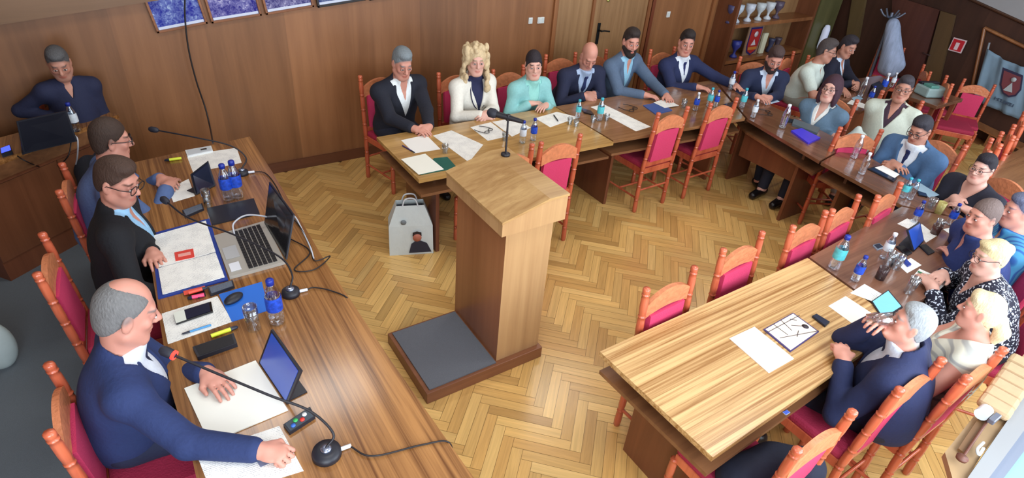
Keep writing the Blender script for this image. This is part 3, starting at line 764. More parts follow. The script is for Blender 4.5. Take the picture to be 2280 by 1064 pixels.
cup=[(0,0),(.05,0),(.05,.02),(.015,.05),(.02,.09),(.06,.15),(.065,.22),(.0,.22)]
o=MB().box((0,0,.13),(.08,.012,.13),None,0,.004).build('small_picture',photo_mat('pic_small',(40,44,60),(150,150,160),4)); o.location=(U(1612,110,ys,1)[0],ys,z1s); tag(o,'small dark framed picture standing left in the cabinet','picture')
o=MB().box((0,0,.14),(.045,.02,.14),None,0,.006).build('certificate',mat('certificate_cream',(222,226,200),.5)); o.location=(U(1694,112,ys,1)[0],ys,z1s); tag(o,'narrow cream certificate standing right of the shield plaque','certificate')
souv('trophy',cup,U(1636,112,ys,1)[0],z1s,(52,62,150),'blue glass trophy cup beside the shield plaque','trophy')
souv('vase',vase,U(1712,112,ys,1)[0],z1s,(60,66,96),'dark patterned vase right of the cream certificate','vase')
souv('vase',vase,U(1727,108,ys,1)[0],z1s,(80,70,84),'brownish vase at the right end of the lower shelf','vase')
for i,(px,c) in enumerate(((1630,(70,70,110)),(1644,(190,205,220)),(1669,(200,210,225)),(1692,(196,208,214)),(1712,(205,215,225)),(1731,(90,80,100)))):
    souv('trophy',cup,U(px,25,ys,1)[0],z2s,c,('first','second','third','fourth','fifth','sixth')[i]+' cup from the left on the upper cabinet shelf','trophy')
tag(MB().lathe([(0,0),(.02,0),(.02,.01),(0,.01)],(0,0,0),12,0,np.array([[1,0,0],[0,0,-1],[0,1,0.]])).build('cabinet_lamp',mat('lamp_white',(230,230,255),.4,emit=1)),'small white round lamp inside the top of the cabinet','lamp').location=U(1619,47,yb-.03,1)
# column right of the cabinet
struct(MB().bx(8.52,9.05,YW-.33,YW-.001,0,3.0).build('wall_column',greenish))
# ------------------------------------------------------------------ far wall
def FW(px,py,off=.0): return U(px,py,XW-off,0)
def farpanel(px,name,m,off,th,parent=None):
    P=[FW(*p,off) for p in px]; return MB().poly(P,th).build(name,m,parent)
d2=struct(farpanel([(1988,-10),(2093,22),(2048,176),(1985,165)],'door_2',wood('door_far',(62,32,28),(92,54,44),'Z',14,.45,.1),.03,.04))
h=MB(); c=FW(2058,118,.07); h.tube([c,c+[-.04,0,0],c+[-.05,-.10,0]],.009,6); h.build('door_handle',mat('steel_dull',(130,110,110),.35,.8),d2)
struct(farpanel([(2096,24),(2128,34),(2090,190),(2055,178)],'trim_6',wood('trim_olive',(72,54,34),(98,76,48),'Z',8,.45,.05),.03,.04))
struct(farpanel([(1902,-20),(1932,-20),(1912,90),(1885,85)],'trim_7',wood('trim_olive2',(88,72,44),(116,96,62),'Z',8,.45,.05),.03,.05))
# exit sign
cs=FW(2132,101,.03); sg=empty('exit_sign',cs,0,'red and white square fire sign on the far brown wall','sign')
ux=nrm(FW(2146,107,.03)-cs); ux=np.array([0,-1,0.])
hw=np.linalg.norm(FW(2145,106,.03)-FW(2120,98,.03))/2
rR=np.stack([np.array([1,0,0.]),ux,np.array([0,0,1.])],1)
MB().box((0,0,0),(.006,hw*1.15,hw*1.15),None,0,.002).build('plate',mat('sign_white',(215,195,200),.5),sg)
MB().box((-.008,0,0),(.003,hw*.95,hw*.95)).build('red_field',mat('sign_red',(190,30,45),.5),sg)
s_=MB(); s_.box((-.013,0,-.01),(.003,hw*.30,hw*.62)); s_.build('pictogram',mat('sign_white2',(225,205,210),.5),sg)
# flag niche
nf=empty('wall_niche',FW(2190,270,.03),0,'shallow wood-framed wall niche with low open shelves behind the flag','niche')
def onn(px,off): return FW(*px,off)
def relp(mb): return rel(mb,nf)
relp(MB().poly([onn(p,.02) for p in ((2192,62),(2300,116),(2300,340),(2150,262))],.01)).build('back_panel',walldk,nf)
for a,b in (((2192,62),(2150,262)),((2192,62),(2300,114)),((2150,262),(2300,338))):
    relp(MB().tube([onn(a,.06),onn(b,.06)],.022,4)).build('frame',trimM,nf)
lo_=[((2172,268),(2290,326)),((2160,300),(2280,360))]
for off,(a,b) in zip((.10,.10),lo_):
    relp(MB().poly([onn(a,.04),onn(b,.04),onn(b,.04)+[-.22,0,0],onn(a,.04)+[-.22,0,0]],.02)).build('shelf',trimM,nf)
for px in ((2172,268),(2222,292)):
    A=onn(px,.05); relp(MB().bx(A[0]-.2,A[0],A[1]-.012,A[1]+.012,0,A[2])).build('divider',trimM,nf)
# flag on a pole
def flagmat(): return mat('flag_cloth',(116,142,162),.8,noise=.12,scale=9,bump=.3)
fl=empty('flag',FW(2225,190,.12),0,'pale blue hanging flag with a red shield emblem on the far wall','flag')
q=[(2200,108),(2292,152),(2282,272),(2168,222)]
A,B,Cq,D=[FW(*p,.12) for p in q]
vs=[];fs=[];nx,nz=18,14
for j in range(nz+1):
    for i in range(nx+1):
        s,t=i/nx,j/nz; p=(A*(1-s)+B*s)*(1-t)+(D*(1-s)+Cq*s)*t; p=p+np.array([-.018*math.sin(s*17+t*3)-.01*math.sin(s*31+1),0,-.03*math.sin(s*math.pi)*(1-t)]); vs.append(p-np.array(fl.location))
for j in range(nz):
    for i in range(nx): a=j*(nx+1)+i; fs.append((a,a+1,a+nx+2,a+nx+1))
me=bpy.data.meshes.new('cloth'); me.from_pydata([tuple(v) for v in vs],[],fs); me.update(); clo=link('cloth',me,flagmat(),fl,smooth=True); sm=clo.modifiers.new('s','SOLIDIFY'); sm.thickness=.004
rel(MB().tube([FW(2203,95,.12),FW(2166,232,.12)],.012,8),fl).build('pole',mat('pole_pale',(120,130,140),.4),fl)
shp=[(2233,150),(2278,168),(2274,200),(2262,214),(2246,217),(2232,208),(2226,188)]
ctr=np.mean([FW(*p,.155) for p in shp],0)
rel(MB().poly([FW(*p,.150) for p in shp][::-1],.006),fl).build('shield_border',mat('shield_navy',(44,40,70),.6),fl)
rel(MB().poly([ctr+(FW(*p,.158)-ctr)*.84 for p in shp][::-1],.006),fl).build('shield',mat('shield_maroon',(116,58,66),.6),fl)
rel(MB().poly([ctr+[-.012,.05,-.06],ctr+[-.012,-.05,-.06],ctr+[-.012,0,.05]],.004),fl).build('emblem',mat('flag_emblem',(170,180,185),.6),fl)
rel(MB().lathe([(0,0),(.028,0),(.028,.006),(0,.006)],ctr+[-.015,0,.085],12,0,np.array([[0,0,-1],[0,1,0],[1,0,0.]])),fl).build('emblem_disc',mat('flag_emblem',(170,180,185),.6),fl)
# lettering band under the shield (dark letters, illegible in the photograph)
lt=MB(); rnd=random.Random(2)
for i in range(7):
    s=i/6; p=FW(2217+40*s,219+17*s,.16); hh_=.034
    for k_ in range(3):
        lt.box(p+[0,(rnd.random()-.5)*.02,(k_-1)*.013],(.003,.012 if rnd.random()<.6 else .005,.004))
    lt.box(p+[0,.012,0],(.003,.003,.018))
rel(lt,fl).build('lettering',mat('flag_ink',(62,80,104),.7),fl)
# ------------------------------------------------------------------ coat rack with pale coat
p0=U(1935,190,.0); cx,cy=8.95,4.45
base=FW(1940,170,.35)
cr=empty('coat_rack',(base[0],base[1],0),0,'grey coat stand with curved hooks beside the far door','coat rack')
ztop=ZH(1990,30,base[0],base[1]); bx_,by_=U(1987,28,base[0],0)[1:]
A=np.array([0,0,.02]); T_=U(1987,28,base[0],0)-np.array([base[0],base[1],0])
metal=mat('rack_metal',(120,130,150),.35,.5)
MB().tube([A,T_],.02,8).build('pole',metal,cr)
hk=MB()
for a in range(6):
    an=a*math.pi/3; d_=np.array([math.cos(an),math.sin(an),0]); hk.tube(catmull([T_-UP*.06,T_+d_*.08-UP*.05,T_+d_*.15+UP*.02],4),.012,6)
hk.build('hook',metal,cr)
ft=MB()
for a in range(3):
    an=a*2.1+.3; ft.tube([A+UP*.1,np.array([math.cos(an)*.25,math.sin(an)*.25,.02])],.014,6)
ft.build('foot',metal,cr)
def fitU(px,py): return U(px,py,base[0]-.05,0)
cops=[('u',Cc(fitU(1988,55),fitU(1984,150),.08,.13),.0),('u',Cc(fitU(1988,60),fitU(1972,150),.06,.10),.03),('u',Cc(fitU(1990,60),fitU(1999,145),.06,.09),.03),('u',Cc(fitU(1988,50),fitU(1988,62),.05,.08),.03)]
co=sdf_mesh('coat',cops,.02,mat('coat_pale',(160,176,206),.9,noise=.45,scale=9,bump=.7,stretch=(3,3,.4)),origin=fitU(1985,100)); co.location=fitU(1985,100)
tag(co,'pale blue-grey coat hanging on the coat stand','coat')
# ------------------------------------------------------------------ window sill and open window near the camera
zS=.8
def SP(px,z=zS): return U(*px,z)
sl_=empty('window_sill_box',SP((2190,930)),0,'long cream wooden blind box with padded end beside the window','blind box')
ms=mat('cream_wood',(158,130,94),.5,noise=.08,scale=20)
def relS(m): return rel(m,sl_)
relS(MB().poly([SP(p) for p in ((2100,1012),(2282,786),(2330,800),(2330,830),(2180,1020),(2150,1070),(2118,1075))],.03)).build('board',ms,sl_)
relS(MB().poly([SP(p,.83) for p in ((2182,925),(2200,938),(2148,1012),(2132,1000))],.012)).build('groove',mat('slot_wood',(112,80,48),.5),sl_)
relS(MB().tube([SP(p,.845) for p in ((2207,925),(2142,1020))],.006,6)).build('pull_rod',mat('rod_dark',(96,54,40),.5),sl_)
relS(MB().lathe([(0,0),(.02,0),(.022,.012),(.0,.016)],SP((2140,1022),.845),12)).build('rod_end',mat('rod_dark',(96,54,40),.5),sl_)
pd=MB(); 
for i in range(6):
    s=i/5; c=SP((2216+64*s,905-92*s),.85); d_=nrm(SP((2280,813),.85)-SP((2216,905),.85)); R_=frame(d_); pd.box(c,(.062,.040,.022),R_,0,.016)
relS(pd).build('padding',mat('padding_cream',(176,150,116),.8,noise=.1,scale=30),sl_)
kn=MB(); c=SP((2190,918),.87); kn.tube([c-[.025,0,0],c+[.03,.0,0]],.026,14); relS(kn).build('knob',mat('knob_white',(205,220,225),.35),sl_)
br=MB(); br.box(SP((2214,932),.87),(.035,.012,.012),None,0,.004); relS(br).build('bracket',mat('bracket_steel',(120,125,140),.35,.6),sl_)
relS(MB().tube(catmull([SP(p,.85) for p in ((2190,985),(2176,1000),(2180,1012),(2190,998))],5),.006,6)).build('catch',mat('knob_white',(205,220,225),.35),sl_)
wn=empty('window_1',SP((2250,980)),0); wn['kind']='structure'
rel(MB().poly([SP(p,.82) for p in ((2146,1075),(2290,868),(2330,860),(2330,890),(2175,1100))],.03),wn).build('window_frame',mat('window_white',(140,142,144),.4),wn)
rel(MB().poly([SP(p,.80) for p in ((2176,1100),(2320,900),(2340,925),(2200,1110))],.02),wn).build('window_sash',mat('sash_grey',(112,120,136),.5),wn)
rel(MB().poly([SP(p,.79) for p in ((2200,1110),(2330,925),(2400,930),(2300,1160))],.01),wn).build('window_pane',mat('pane_pale',(130,165,165),.25),wn)
# ------------------------------------------------------------------ tables
tw_warm=wood('table_warm',(104,64,32),(172,122,72),'Y',40,.22,.35,big=.3,con=.11)
tw_A=wood('table_honey',(140,102,52),(200,160,98),'X',26,.22,.35,big=.45)
tw_A2=wood('table_honey_brown',(118,80,50),(160,118,80),'X',20,.2,.4,big=.45)
tw_B=wood('table_brown',(92,58,42),(134,92,68),'Y',20,.18,.45,big=.45)
tw_C=wood('table_zebra',(150,104,54),(218,180,124),'X',52,.3,.3,big=.28,con=.09)
tw_C2=wood('table_rose_brown',(98,64,50),(142,100,78),'X',20,.2,.4,big=.45)
shelfM=wood('shelf_edge',(92,58,36),(140,96,62),'X',20,.4,.15)
legM=wood('leg_panel',(96,52,34),(134,80,52),'Z',12,.38,.15)
ZT=.75
def q2(p): return (float(p[0]),float(p[1]))
def table(label,pts,m,panels,inset=.02,shelf=True,origin=None,name='conference_table',group=None,modesty=None,zt=ZT,shelfpts=None):
    c=np.mean([p[:2] for p in pts],0); o=empty(name,(c[0],c[1],0),0,label,'table',group)
    P=[(p[0]-c[0],p[1]-c[1]) for p in pts]
    MB().prism(P,zt-.028,zt).build('tabletop',m,o)
    if shelf:
        Q=[(x*(1-inset*1.0/abs(max(.3,np.hypot(x,y)))),y*(1-inset/max(.3,np.hypot(x,y)))) for x,y in P] if shelfpts is None else [(p[0]-c[0],p[1]-c[1]) for p in shelfpts]
        MB().prism(Q,.598,.62).build('under_shelf',shelfM,o)
    for (x0,x1,y0,y1) in panels: MB().bx(x0-c[0],x1-c[0],y0-c[1],y1-c[1],0,.598 if shelf else zt-.028,0,.002).build('leg_panel',legM,o)
    if modesty:
        for (x0,x1,y0,y1) in modesty: MB().bx(x0-c[0],x1-c[0],y0-c[1],y1-c[1],.34 if shelf else .12,.598 if shelf else zt-.028,0,.002).build('modesty_panel',legM,o)
    # riser strips between top and shelf
    if shelf:
        for (x0,x1,y0,y1) in panels:
            xm,ym=(x0+x1)/2-c[0],(y0+y1)/2-c[1]; MB().box((xm,ym,.671),(max(.012,(x1-x0)/2*.8),max(.012,(y1-y0)/2*.8),.051)).build('riser',shelfM,o)
    return o
px=lambda *a:[q2(U(*p)) for p in a]
# main desk at the left (dais)
dk=px((556,304),(612,392),(725,584),(872,805),(1055,1064))+[(.74,.35),(-.14,.35)]+px((429,1027),(379,863),(300,361))
table('long polished brown desk on the grey carpet at the left',dk,tw_warm,[(.0,.55,4.30,4.33),(.0,.55,.5,.53),(.0,.55,2.55,2.58)],shelf=False,name='presidium_desk',modesty=[(.52,.545,.54,4.29)])
# row A
A1=[(1.54,3.35),(3.27,3.28),(3.28,4.13),(1.54,4.13)]
table('honey wood conference table at its lectern end with the green folder',A1,tw_A,[(1.73,1.76,3.47,4.02),(3.02,3.05,3.45,4.02)])
A2=[(3.29,3.31),(4.84,3.19),(5.44,4.12),(3.29,4.13)]
table('wooden conference table along the wall near the display cabinet',A2,tw_A2,[(3.47,3.50,3.47,4.02),(4.78,4.81,3.40,3.95)])
B1=[(4.855,3.175),(4.66,2.28),(5.24,2.37),(5.37,3.1),(5.46,4.09)]
table('brown conference table with the blue notebook in front of the grey-jacketed woman',B1,tw_B,[(4.80,5.20,2.50,2.53),(5.02,5.34,3.3,3.33)],modesty=[(4.93,4.95,2.54,3.20)])
B2=[(4.655,2.26),(4.55,1.53),(4.80,1.20),(4.97,1.55),(5.23,2.35)]
table('dark brown conference table in front of the man with blue jacket',B2,tw_B,[(4.72,5.1,2.05,2.08),(4.66,4.9,1.55,1.58)])
C1=[(1.58,1.425),(1.60,.74),(2.99,.79),(3.17,.87),(3.26,1.44)]
table('large pale striped wooden table in the right foreground',C1,tw_C,[(1.80,1.83,.86,1.31),(3.05,3.08,.92,1.36)])
C2=[(3.28,1.44),(4.53,1.52),(4.78,1.18),(4.55,1.0),(3.53,.86),(3.19,.87)]
table('glossy rose-brown table crowded with bottles and tablets',C2,tw_C2,[(3.35,3.38,.98,1.38),(4.3,4.33,1.05,1.42)])
# operator desk back left
zb=.84
ob=[U(-60,380,zb),U(0,357,zb),U(262,254,zb),U(258,241,zb)]
f0,f1=U(-80,388,zb)[:2],U(263,255,zb)[:2]; dn=nrm(f1-f0); up_=np.array([-dn[1],dn[0]])
wd=.42
opd=[tuple(f0),tuple(f1),tuple(f1+up_*.16),tuple(f0+up_*wd)]
c=np.mean(opd,0); o=empty('operator_desk',(c[0],c[1],0),0,'low wooden operator desk against the left wall carrying a black laptop','desk')
P=[(p[0]-c[0],p[1]-c[1]) for p in opd]; MB().prism(P,zb-.03,zb).build('desk_top',tw_warm,o)
def strip(off,z0,z1,th=.02,a=0.,b=1.):
    A=f0+(f1-f0)*a-c+up_*off;B=f0+(f1-f0)*b-c+up_*off; return MB().prism([tuple(A),tuple(B),tuple(B+up_*th),tuple(A+up_*th)],z0,z1)
strip(.0,zb-.12,zb-.03).build('apron',shelfM,o)
strip(.05,.16,zb-.17,.02,.0,.52).build('door',cabM,o); strip(.05,.16,zb-.17,.02,.53,.98).build('door',cabM,o); strip(.06,.0,zb-.12,.10).build('carcass',legM,o)
# ------------------------------------------------------------------ lectern
lec=empty('lectern',(1.4,2.4,0),0,'tall wooden lectern on a plinth with grey standing mat','lectern')
R_=lambda m:rel(m,lec)
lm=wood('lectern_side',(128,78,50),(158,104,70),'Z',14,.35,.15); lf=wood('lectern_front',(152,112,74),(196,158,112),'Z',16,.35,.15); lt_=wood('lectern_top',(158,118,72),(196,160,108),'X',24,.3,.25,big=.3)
R_(MB().bx(1.0,1.81,2.115,2.69,0,.085,0,.004)).build('plinth',wood('plinth_wood',(110,66,44),(142,92,62),'X',18,.4,.1),lec)
R_(MB().bx(1.025,1.475,2.135,2.67,.086,.094)).build('mat',mat('mat_grey',(104,108,116),.95,noise=.3,scale=300,bump=.5),lec)
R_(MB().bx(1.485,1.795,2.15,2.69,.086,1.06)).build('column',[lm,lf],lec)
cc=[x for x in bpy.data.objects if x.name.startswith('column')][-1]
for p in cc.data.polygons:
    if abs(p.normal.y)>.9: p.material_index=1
x0,x1,xb=1.43,1.84,1.715; y0,y1=2.11,2.73; z0,z1,zt=1.04,1.128,1.20
def slab(y0,y1,ins=0.,dz=0.): return [(x0,z0),(x1,z0),(x1,zt-.01),(xb,zt-.01),(x0,z1-.01)]
pr=slab(y0,y1); vs=[(x,y0,z) for x,z in pr]+[(x,y1,z) for x,z in pr]; m_=MB(); m_.add(vs,[[0,1,2,3,4],[9,8,7,6,5]]+[(i,5+i,5+(i+1)%5,(i+1)%5) for i in range(5)]); 
R_(m_).build('desk_box',lf,lec)
m_=MB(); m_.add([(x0-.006,y0-.006,z1-.01),(xb,y0-.006,zt-.01),(xb,y1+.006,zt-.01),(x0-.006,y1+.006,z1-.01),(x0-.006,y0-.006,z1+.004),(xb,y0-.006,zt+.004),(xb,y1+.006,zt+.004),(x0-.006,y1+.006,z1+.004)],[(0,3,2,1),(4,5,6,7),(0,1,5,4),(1,2,6,5),(2,3,7,6),(3,0,4,7)])
m_.bx(xb,x1+.006,y0-.006,y1+.006,zt-.01,zt+.004); R_(m_).build('desk_top',lt_,lec)
# lectern microphone
mx,my,_=U(1119,350,zt); mb0=np.array([1.775,2.645,zt+.004])
zz=ZH(1132,262,mb0[0],mb0[1]); mic=empty('lectern_microphone',mb0,0,'black microphone on a thin stand on top of the lectern','microphone')
blk=mat('mic_black',(26,26,34),.45); dkm=mat('mic_mesh',(34,36,48),.6,noise=.4,scale=500)
H_=zz-mb0[2]; MB().lathe([(0,0),(.028,0),(.028,.012),(.008,.02),(0,.02)],(0,0,0),16).build('base',blk,mic); MB().tube([(0,0,.01),(.0,0,H_)],.006,8).build('stem',blk,mic)
Tm=np.array([0,0,H_]); dm=nrm(U(1088,240,mb0[2]+H_+.01)-U(1168,256,mb0[2]+H_+.01)); dm[2]=.08; dm=nrm(dm)
MB().tube([Tm-dm*.09,Tm+dm*.07],[.012,.019],12).build('handle',blk,mic); MB().tube([Tm+dm*.07,Tm+dm*.085,Tm+dm*.115,Tm+dm*.128],[.021,.028,.027,.012],14).build('mic_head',dkm,mic); MB().box(Tm,(.012,.012,.018),None,0,.003).build('clip',blk,mic)
# ------------------------------------------------------------------ chairs
redw=wood('chair_wood',(160,66,44),(220,116,80),'Z',26,.28,.35); crw=mat('chair_crest_lit',(206,128,88),.35,noise=.35,scale=38,bump=.5); pink=mat('upholstery_pink',(205,56,100),.85,noise=.14,scale=170,bump=.3); seatm=mat('upholstery_seat',(164,36,70),.8,noise=.14,scale=120,bump=.3)  # crest wood painted lighter for the light it reflects
def turned(z0,z1,r,n):
    prof=[(r*.8,z0)]; L=(z1-z0)/n
    for i in range(n):
        a=z0+L*i
        prof+=[(r*1.0,a+.03*L),(r*1.1,a+.30*L),(r*1.05,a+.75*L),(r*.92,a+.88*L),(r*1.12,a+.90*L),(r*1.12,a+.94*L),(r*.78,a+.97*L)]
    prof.append((r*.8,z1)); return prof
def make_chair():
    t=empty('council_chair',(0,0,0),0,'x','chair')
    sw,dp,hs,H=.185,.21,.44,.98
    for sx in (-1,1):
        m_=MB(); m_.lathe(turned(0,.42,.019,3),(0,0,0),8); k=len(m_.v); m_.lathe(turned(.42,H-.03,.019,4)[:-1]+[(.0200,H-.026),(.0205,H-.008),(.016,H-.002),(.0,H)],(0,0,0),8)
        m_.v=[(x+sx*sw*(1-.06*max(0,z-.42)),y-dp-.07*max(0,z-.42)-.02*max(0,.42-z),z) for x,y,z in m_.v]; m_.build('post',redw,t)
        m_=MB().lathe(turned(0,.40,.019,3),(sx*(sw-.005),dp-.02,0),8); m_.build('leg',redw,t)
    MB().box((0,-.01,.405),(sw,dp-.01,.028),None,0,.004).build('seat_frame',redw,t)
    s=MB().box((0,0,.452),(sw-.002,dp-.012,.028),None,0,.02); s.build('seat',seatm,t)
    yb=lambda z:-dp-.07*(z-.42)
    # crest rail: arched top
    m_=MB(); n=12; A=[];w_=sw-.022
    for i in range(n+1):
        s=-1+2*i/n; A.append((s*w_,H-.115+.060*(1-s*s),H-.20+.028*(1-s*s)))
    vs=[];
    for x,zt_,zb_ in A: vs+=[(x,yb(.9)-.012,zb_),(x,yb(.9)+.012,zb_),(x,yb(.9)+.012,zt_),(x,yb(.9)-.012,zt_)]
    fs=[]
    for i in range(n):
        a=4*i; fs+=[(a,a+4,a+5,a+1),(a+1,a+5,a+6,a+2),(a+2,a+6,a+7,a+3),(a+3,a+7,a+4,a)]
    fs+=[(0,1,2,3),(4*n+3,4*n+2,4*n+1,4*n)]; m_.add(vs,fs); m_.build('crest_rail',crw,t)
    m_=MB(); w2=sw-.055; vs=[]
    for x in (-w2,w2):
        for z in (.50,H-.185): 
            vs+=[(x,yb(z)-.014,z),(x,yb(z)+.018,z)]
    m_.add(vs,[(0,1,3,2),(4,6,7,5),(0,4,5,1),(2,3,7,6),(0,2,6,4),(1,5,7,3)]); m_.build('back_panel',pink,t)
    MB().box((0,yb(.48),.482),(sw-.015,.012,.022)).build('lower_rail',redw,t)
    for sx in (-1,1): MB().tube([(sx*sw,-dp,.14),(sx*sw,dp-.02,.14)],.010,6).build('stretcher',redw,t)
    MB().tube([(-sw,.02,.14),(sw,.02,.14)],.010,6).build('stretcher',redw,t); MB().tube([(-sw,-dp,.22),(sw,-dp,.22)],.010,6).build('stretcher',redw,t)
    return t
chair0=make_chair(); CH_=[0]; KID=None
bpy.context.view_layer.update(); CT=tree(chair0)
def chair(x,y,rz,label,group=None,sc=1.0):
    if CH_[0]==0: o=chair0; CH_[0]=1
    else: o=copy_tree(chair0,CT)
    o.location=(x,y,0); o.rotation_euler=(0,0,rz); o.scale=(sc,sc,sc); o['label']=label
    if group: o['group']=group
    elif 'group' in o: del o['group']
    return o
def chair_px(pl,pr,label,z=.965,rz=None,sc=1.0,group=None):
    """pl,pr: pixels of the tops of the chair's left and right back posts (seen facing the seat from behind)"""
    L=U(*pl,z)[:2];R=U(*pr,z)[:2]; m=(L+R)/2; d=nrm(R-L); f=np.array([-d[1],d[0]])
    if rz is None: rz=math.atan2(f[1],f[0])-math.pi/2
    else: f=np.array([-math.sin(rz),math.cos(rz)])
    m=m+f*(.21+.07*.55)*sc
    if 'table square' in label or 'lectern mic' in label: m[1]=min(m[1],3.37)
    return chair(m[0],m[1],rz,label,group,sc)
G='empty chairs along the inner side of the tables'
PI=math.pi
chair_px((1057,318),(1153,302),'empty chair behind the lectern, leftmost inside the table square',group=G,rz=0.0)
chair_px((1174,297),(1262,284),'empty chair just right of the lectern microphone',group=G,rz=0.0)
chair_px((1472,254),(1526,240),'empty chair in front of the bearded man in grey blazer',group=G,rz=0.02)
chair_px((1590,232),(1634,221),'empty chair nearest the inner corner by the navy-suited man',group=G,rz=0.02)
chair_px((1541,597),(1445,647),'empty chair nearest the left end of the pale striped table',group=G,rz=PI+.05)
chair_px((1693,521),(1615,556),'second empty chair from the left end of the pale striped table',group=G,rz=PI+.05)
chair_px((1837,483),(1768,495),'third empty chair along the pale striped table',group=G,rz=PI+.05)
chair_px((1901,444),(1866,462),'narrow-looking empty chair, fourth along the right-hand tables',group=G,rz=PI+.1)
chair_px((2003,419),(1958,428),'empty chair at the inner corner by the small bottles',group=G,rz=PI+.1)
# ------------------------------------------------------------------ small things
white_cap=mat('cap_white',(225,230,240),.4); blue_cap=mat('cap_blue',(24,48,150),.35); teal_cap=mat('cap_teal',(60,170,190),.35)
def pet():
    return clear('water_bottle_plastic',(.90,.95,1.0),.42,.10)
def clear(name,tint,blend,base):
    m=bpy.data.materials.new(name); m.use_nodes=True; nt=m.node_tree; L=nt.links; nt.nodes.clear(); o=nt.nodes.new('ShaderNodeOutputMaterial')
    t=nt.nodes.new('ShaderNodeBsdfTransparent'); t.inputs[0].default_value=(*tint,1); g=nt.nodes.new('ShaderNodeBsdfGlossy'); g.inputs['Roughness'].default_value=.06; g.inputs['Color'].default_value=(.9,.95,1,1)
    w=nt.nodes.new('ShaderNodeLayerWeight'); w.inputs[0].default_value=blend; tc=nt.nodes.new('ShaderNodeTexCoord'); n=nt.nodes.new('ShaderNodeTexNoise'); n.inputs['Scale'].default_value=28; L.new(tc.outputs['Object'],n.inputs[0]); b=nt.nodes.new('ShaderNodeBump'); b.inputs['Strength'].default_value=.5; b.inputs['Distance'].default_value=.006; L.new(n.outputs[0],b.inputs['Height']); L.new(b.outputs[0],g.inputs['Normal']); L.new(b.outputs[0],w.inputs['Normal'])
    ad=nt.nodes.new('ShaderNodeMath'); ad.operation='ADD'; ad.inputs[1].default_value=base; ad.use_clamp=True; L.new(w.outputs['Facing'],ad.inputs[0])
    mx=nt.nodes.new('ShaderNodeMixShader'); L.new(ad.outputs[0],mx.inputs[0]); L.new(t.outputs[0],mx.inputs[1]); L.new(g.outputs[0],mx.inputs[2]); L.new(mx.outputs[0],o.inputs[0]); return m
PET=pet()
def glassm():
    return clear('drinking_glass',(.93,.96,.98),.32,.07)
GLS=glassm(); clearw=clear('water',(.86,.90,.93),.3,.06)
lab={'blue':mat('label_blue',(30,74,190),.4,noise=.9,scale=70),'teal':mat('label_teal',(84,190,200),.4,noise=.4,scale=60),'white':mat('label_white',(215,225,240),.4,noise=.25,scale=60),'none':None}
caps={'blue':blue_cap,'teal':teal_cap,'white':white_cap}
def bottle(base,top,cap,labc,label,z=ZT,h=None):
    p=U(*base,z); hh=h or max(.17,min(.26,ZH(top[0],top[1],p[0],p[1])-z)); s=hh/.22
    o=empty('water_bottle',p,0,label,'bottle')
    pr=[(0,.0),(.026,.002),(.031,.012),(.029,.035),(.031,.05),(.029,.065),(.031,.08),(.031,.12),(.030,.14),(.024,.165),(.014,.190),(.013,.205),(0,.205)]
    MB().lathe([(r*s,z_*s) for r,z_ in pr],(0,0,0),14).build('body',PET,o)
    if lab[labc]: MB().lathe([(.0322*s,.075*s),(.0325*s,.08*s),(.0325*s,.130*s),(.031*s,.140*s)],(0,0,0),14,cap=False).build('label_sleeve',lab[labc],o)
    MB().lathe([(0,.196*s),(.0158*s,.196*s),(.0158*s,.216*s),(.013*s,.22*s),(0,.22*s)],(0,0,0),12).build('cap',caps[cap],o)
    return o
def glass(base,label,h=.10,r=.028,z=ZT,water=.4,m=None):
    p=U(*base,z); o=empty('drinking_glass',p,0,label,'glass')
    MB().lathe([(0,.004),(r*.82,.004),(r*.84,0),(r*.88,0),(r,h),(r*.94,h),(r*.80,.010),(0,.010)],(0,0,0),18,cap=False).build('tumbler',m or GLS,o)
    if water: MB().lathe([(0,.011),(r*.80,.011),(r*.80+.1*r*water,h*water),(0,h*water)],(0,0,0),16).build('water',clearw,o)
    return o
def textpaper(key='paper_print',dens=120,c=(247,248,243),ink=(150,152,160)):
    if key in MATS: return MATS[key]
    m,nt,b=nodes(key); L=nt.links; tc=nt.nodes.new('ShaderNodeTexCoord'); sp=nt.nodes.new('ShaderNodeSeparateXYZ'); L.new(tc.outputs['Object'],sp.inputs[0])
    s1=nt.nodes.new('ShaderNodeMath'); s1.operation='MULTIPLY'; s1.inputs[1].default_value=dens*6.283/1.; L.new(sp.outputs[1],s1.inputs[0])
    s2=nt.nodes.new('ShaderNodeMath'); s2.operation='SINE'; L.new(s1.outputs[0],s2.inputs[0])
    n=nt.nodes.new('ShaderNodeTexNoise'); n.inputs['Scale'].default_value=1; mp=nt.nodes.new('ShaderNodeMapping'); mp.inputs['Scale'].default_value=(230,dens,1); L.new(tc.outputs['Object'],mp.inputs[0]); L.new(mp.outputs[0],n.inputs[0])
    n2=nt.nodes.new('ShaderNodeTexNoise'); n2.inputs['Scale'].default_value=14; L.new(tc.outputs['Object'],n2.inputs[0])
    a=nt.nodes.new('ShaderNodeMath'); a.operation='MULTIPLY'; L.new(s2.outputs[0],a.inputs[0]); L.new(n.outputs['Fac'],a.inputs[1])
    a2=nt.nodes.new('ShaderNodeMath'); a2.operation='MULTIPLY'; L.new(a.outputs[0],a2.inputs[0]); L.new(n2.outputs['Fac'],a2.inputs[1])
    g=nt.nodes.new('ShaderNodeMapRange'); g.inputs[1].default_value=.17; g.inputs[2].default_value=.30; L.new(a2.outputs[0],g.inputs[0])
    mx=nt.nodes.new('ShaderNodeMix'); mx.data_type='RGBA'; mx.inputs[6].default_value=lin(c); mx.inputs[7].default_value=lin(ink); L.new(g.outputs[0],mx.inputs[0]); L.new(mx.outputs[2],b.inputs['Base Color']); b.inputs['Roughness'].default_value=.6; MATS[key]=m; return m
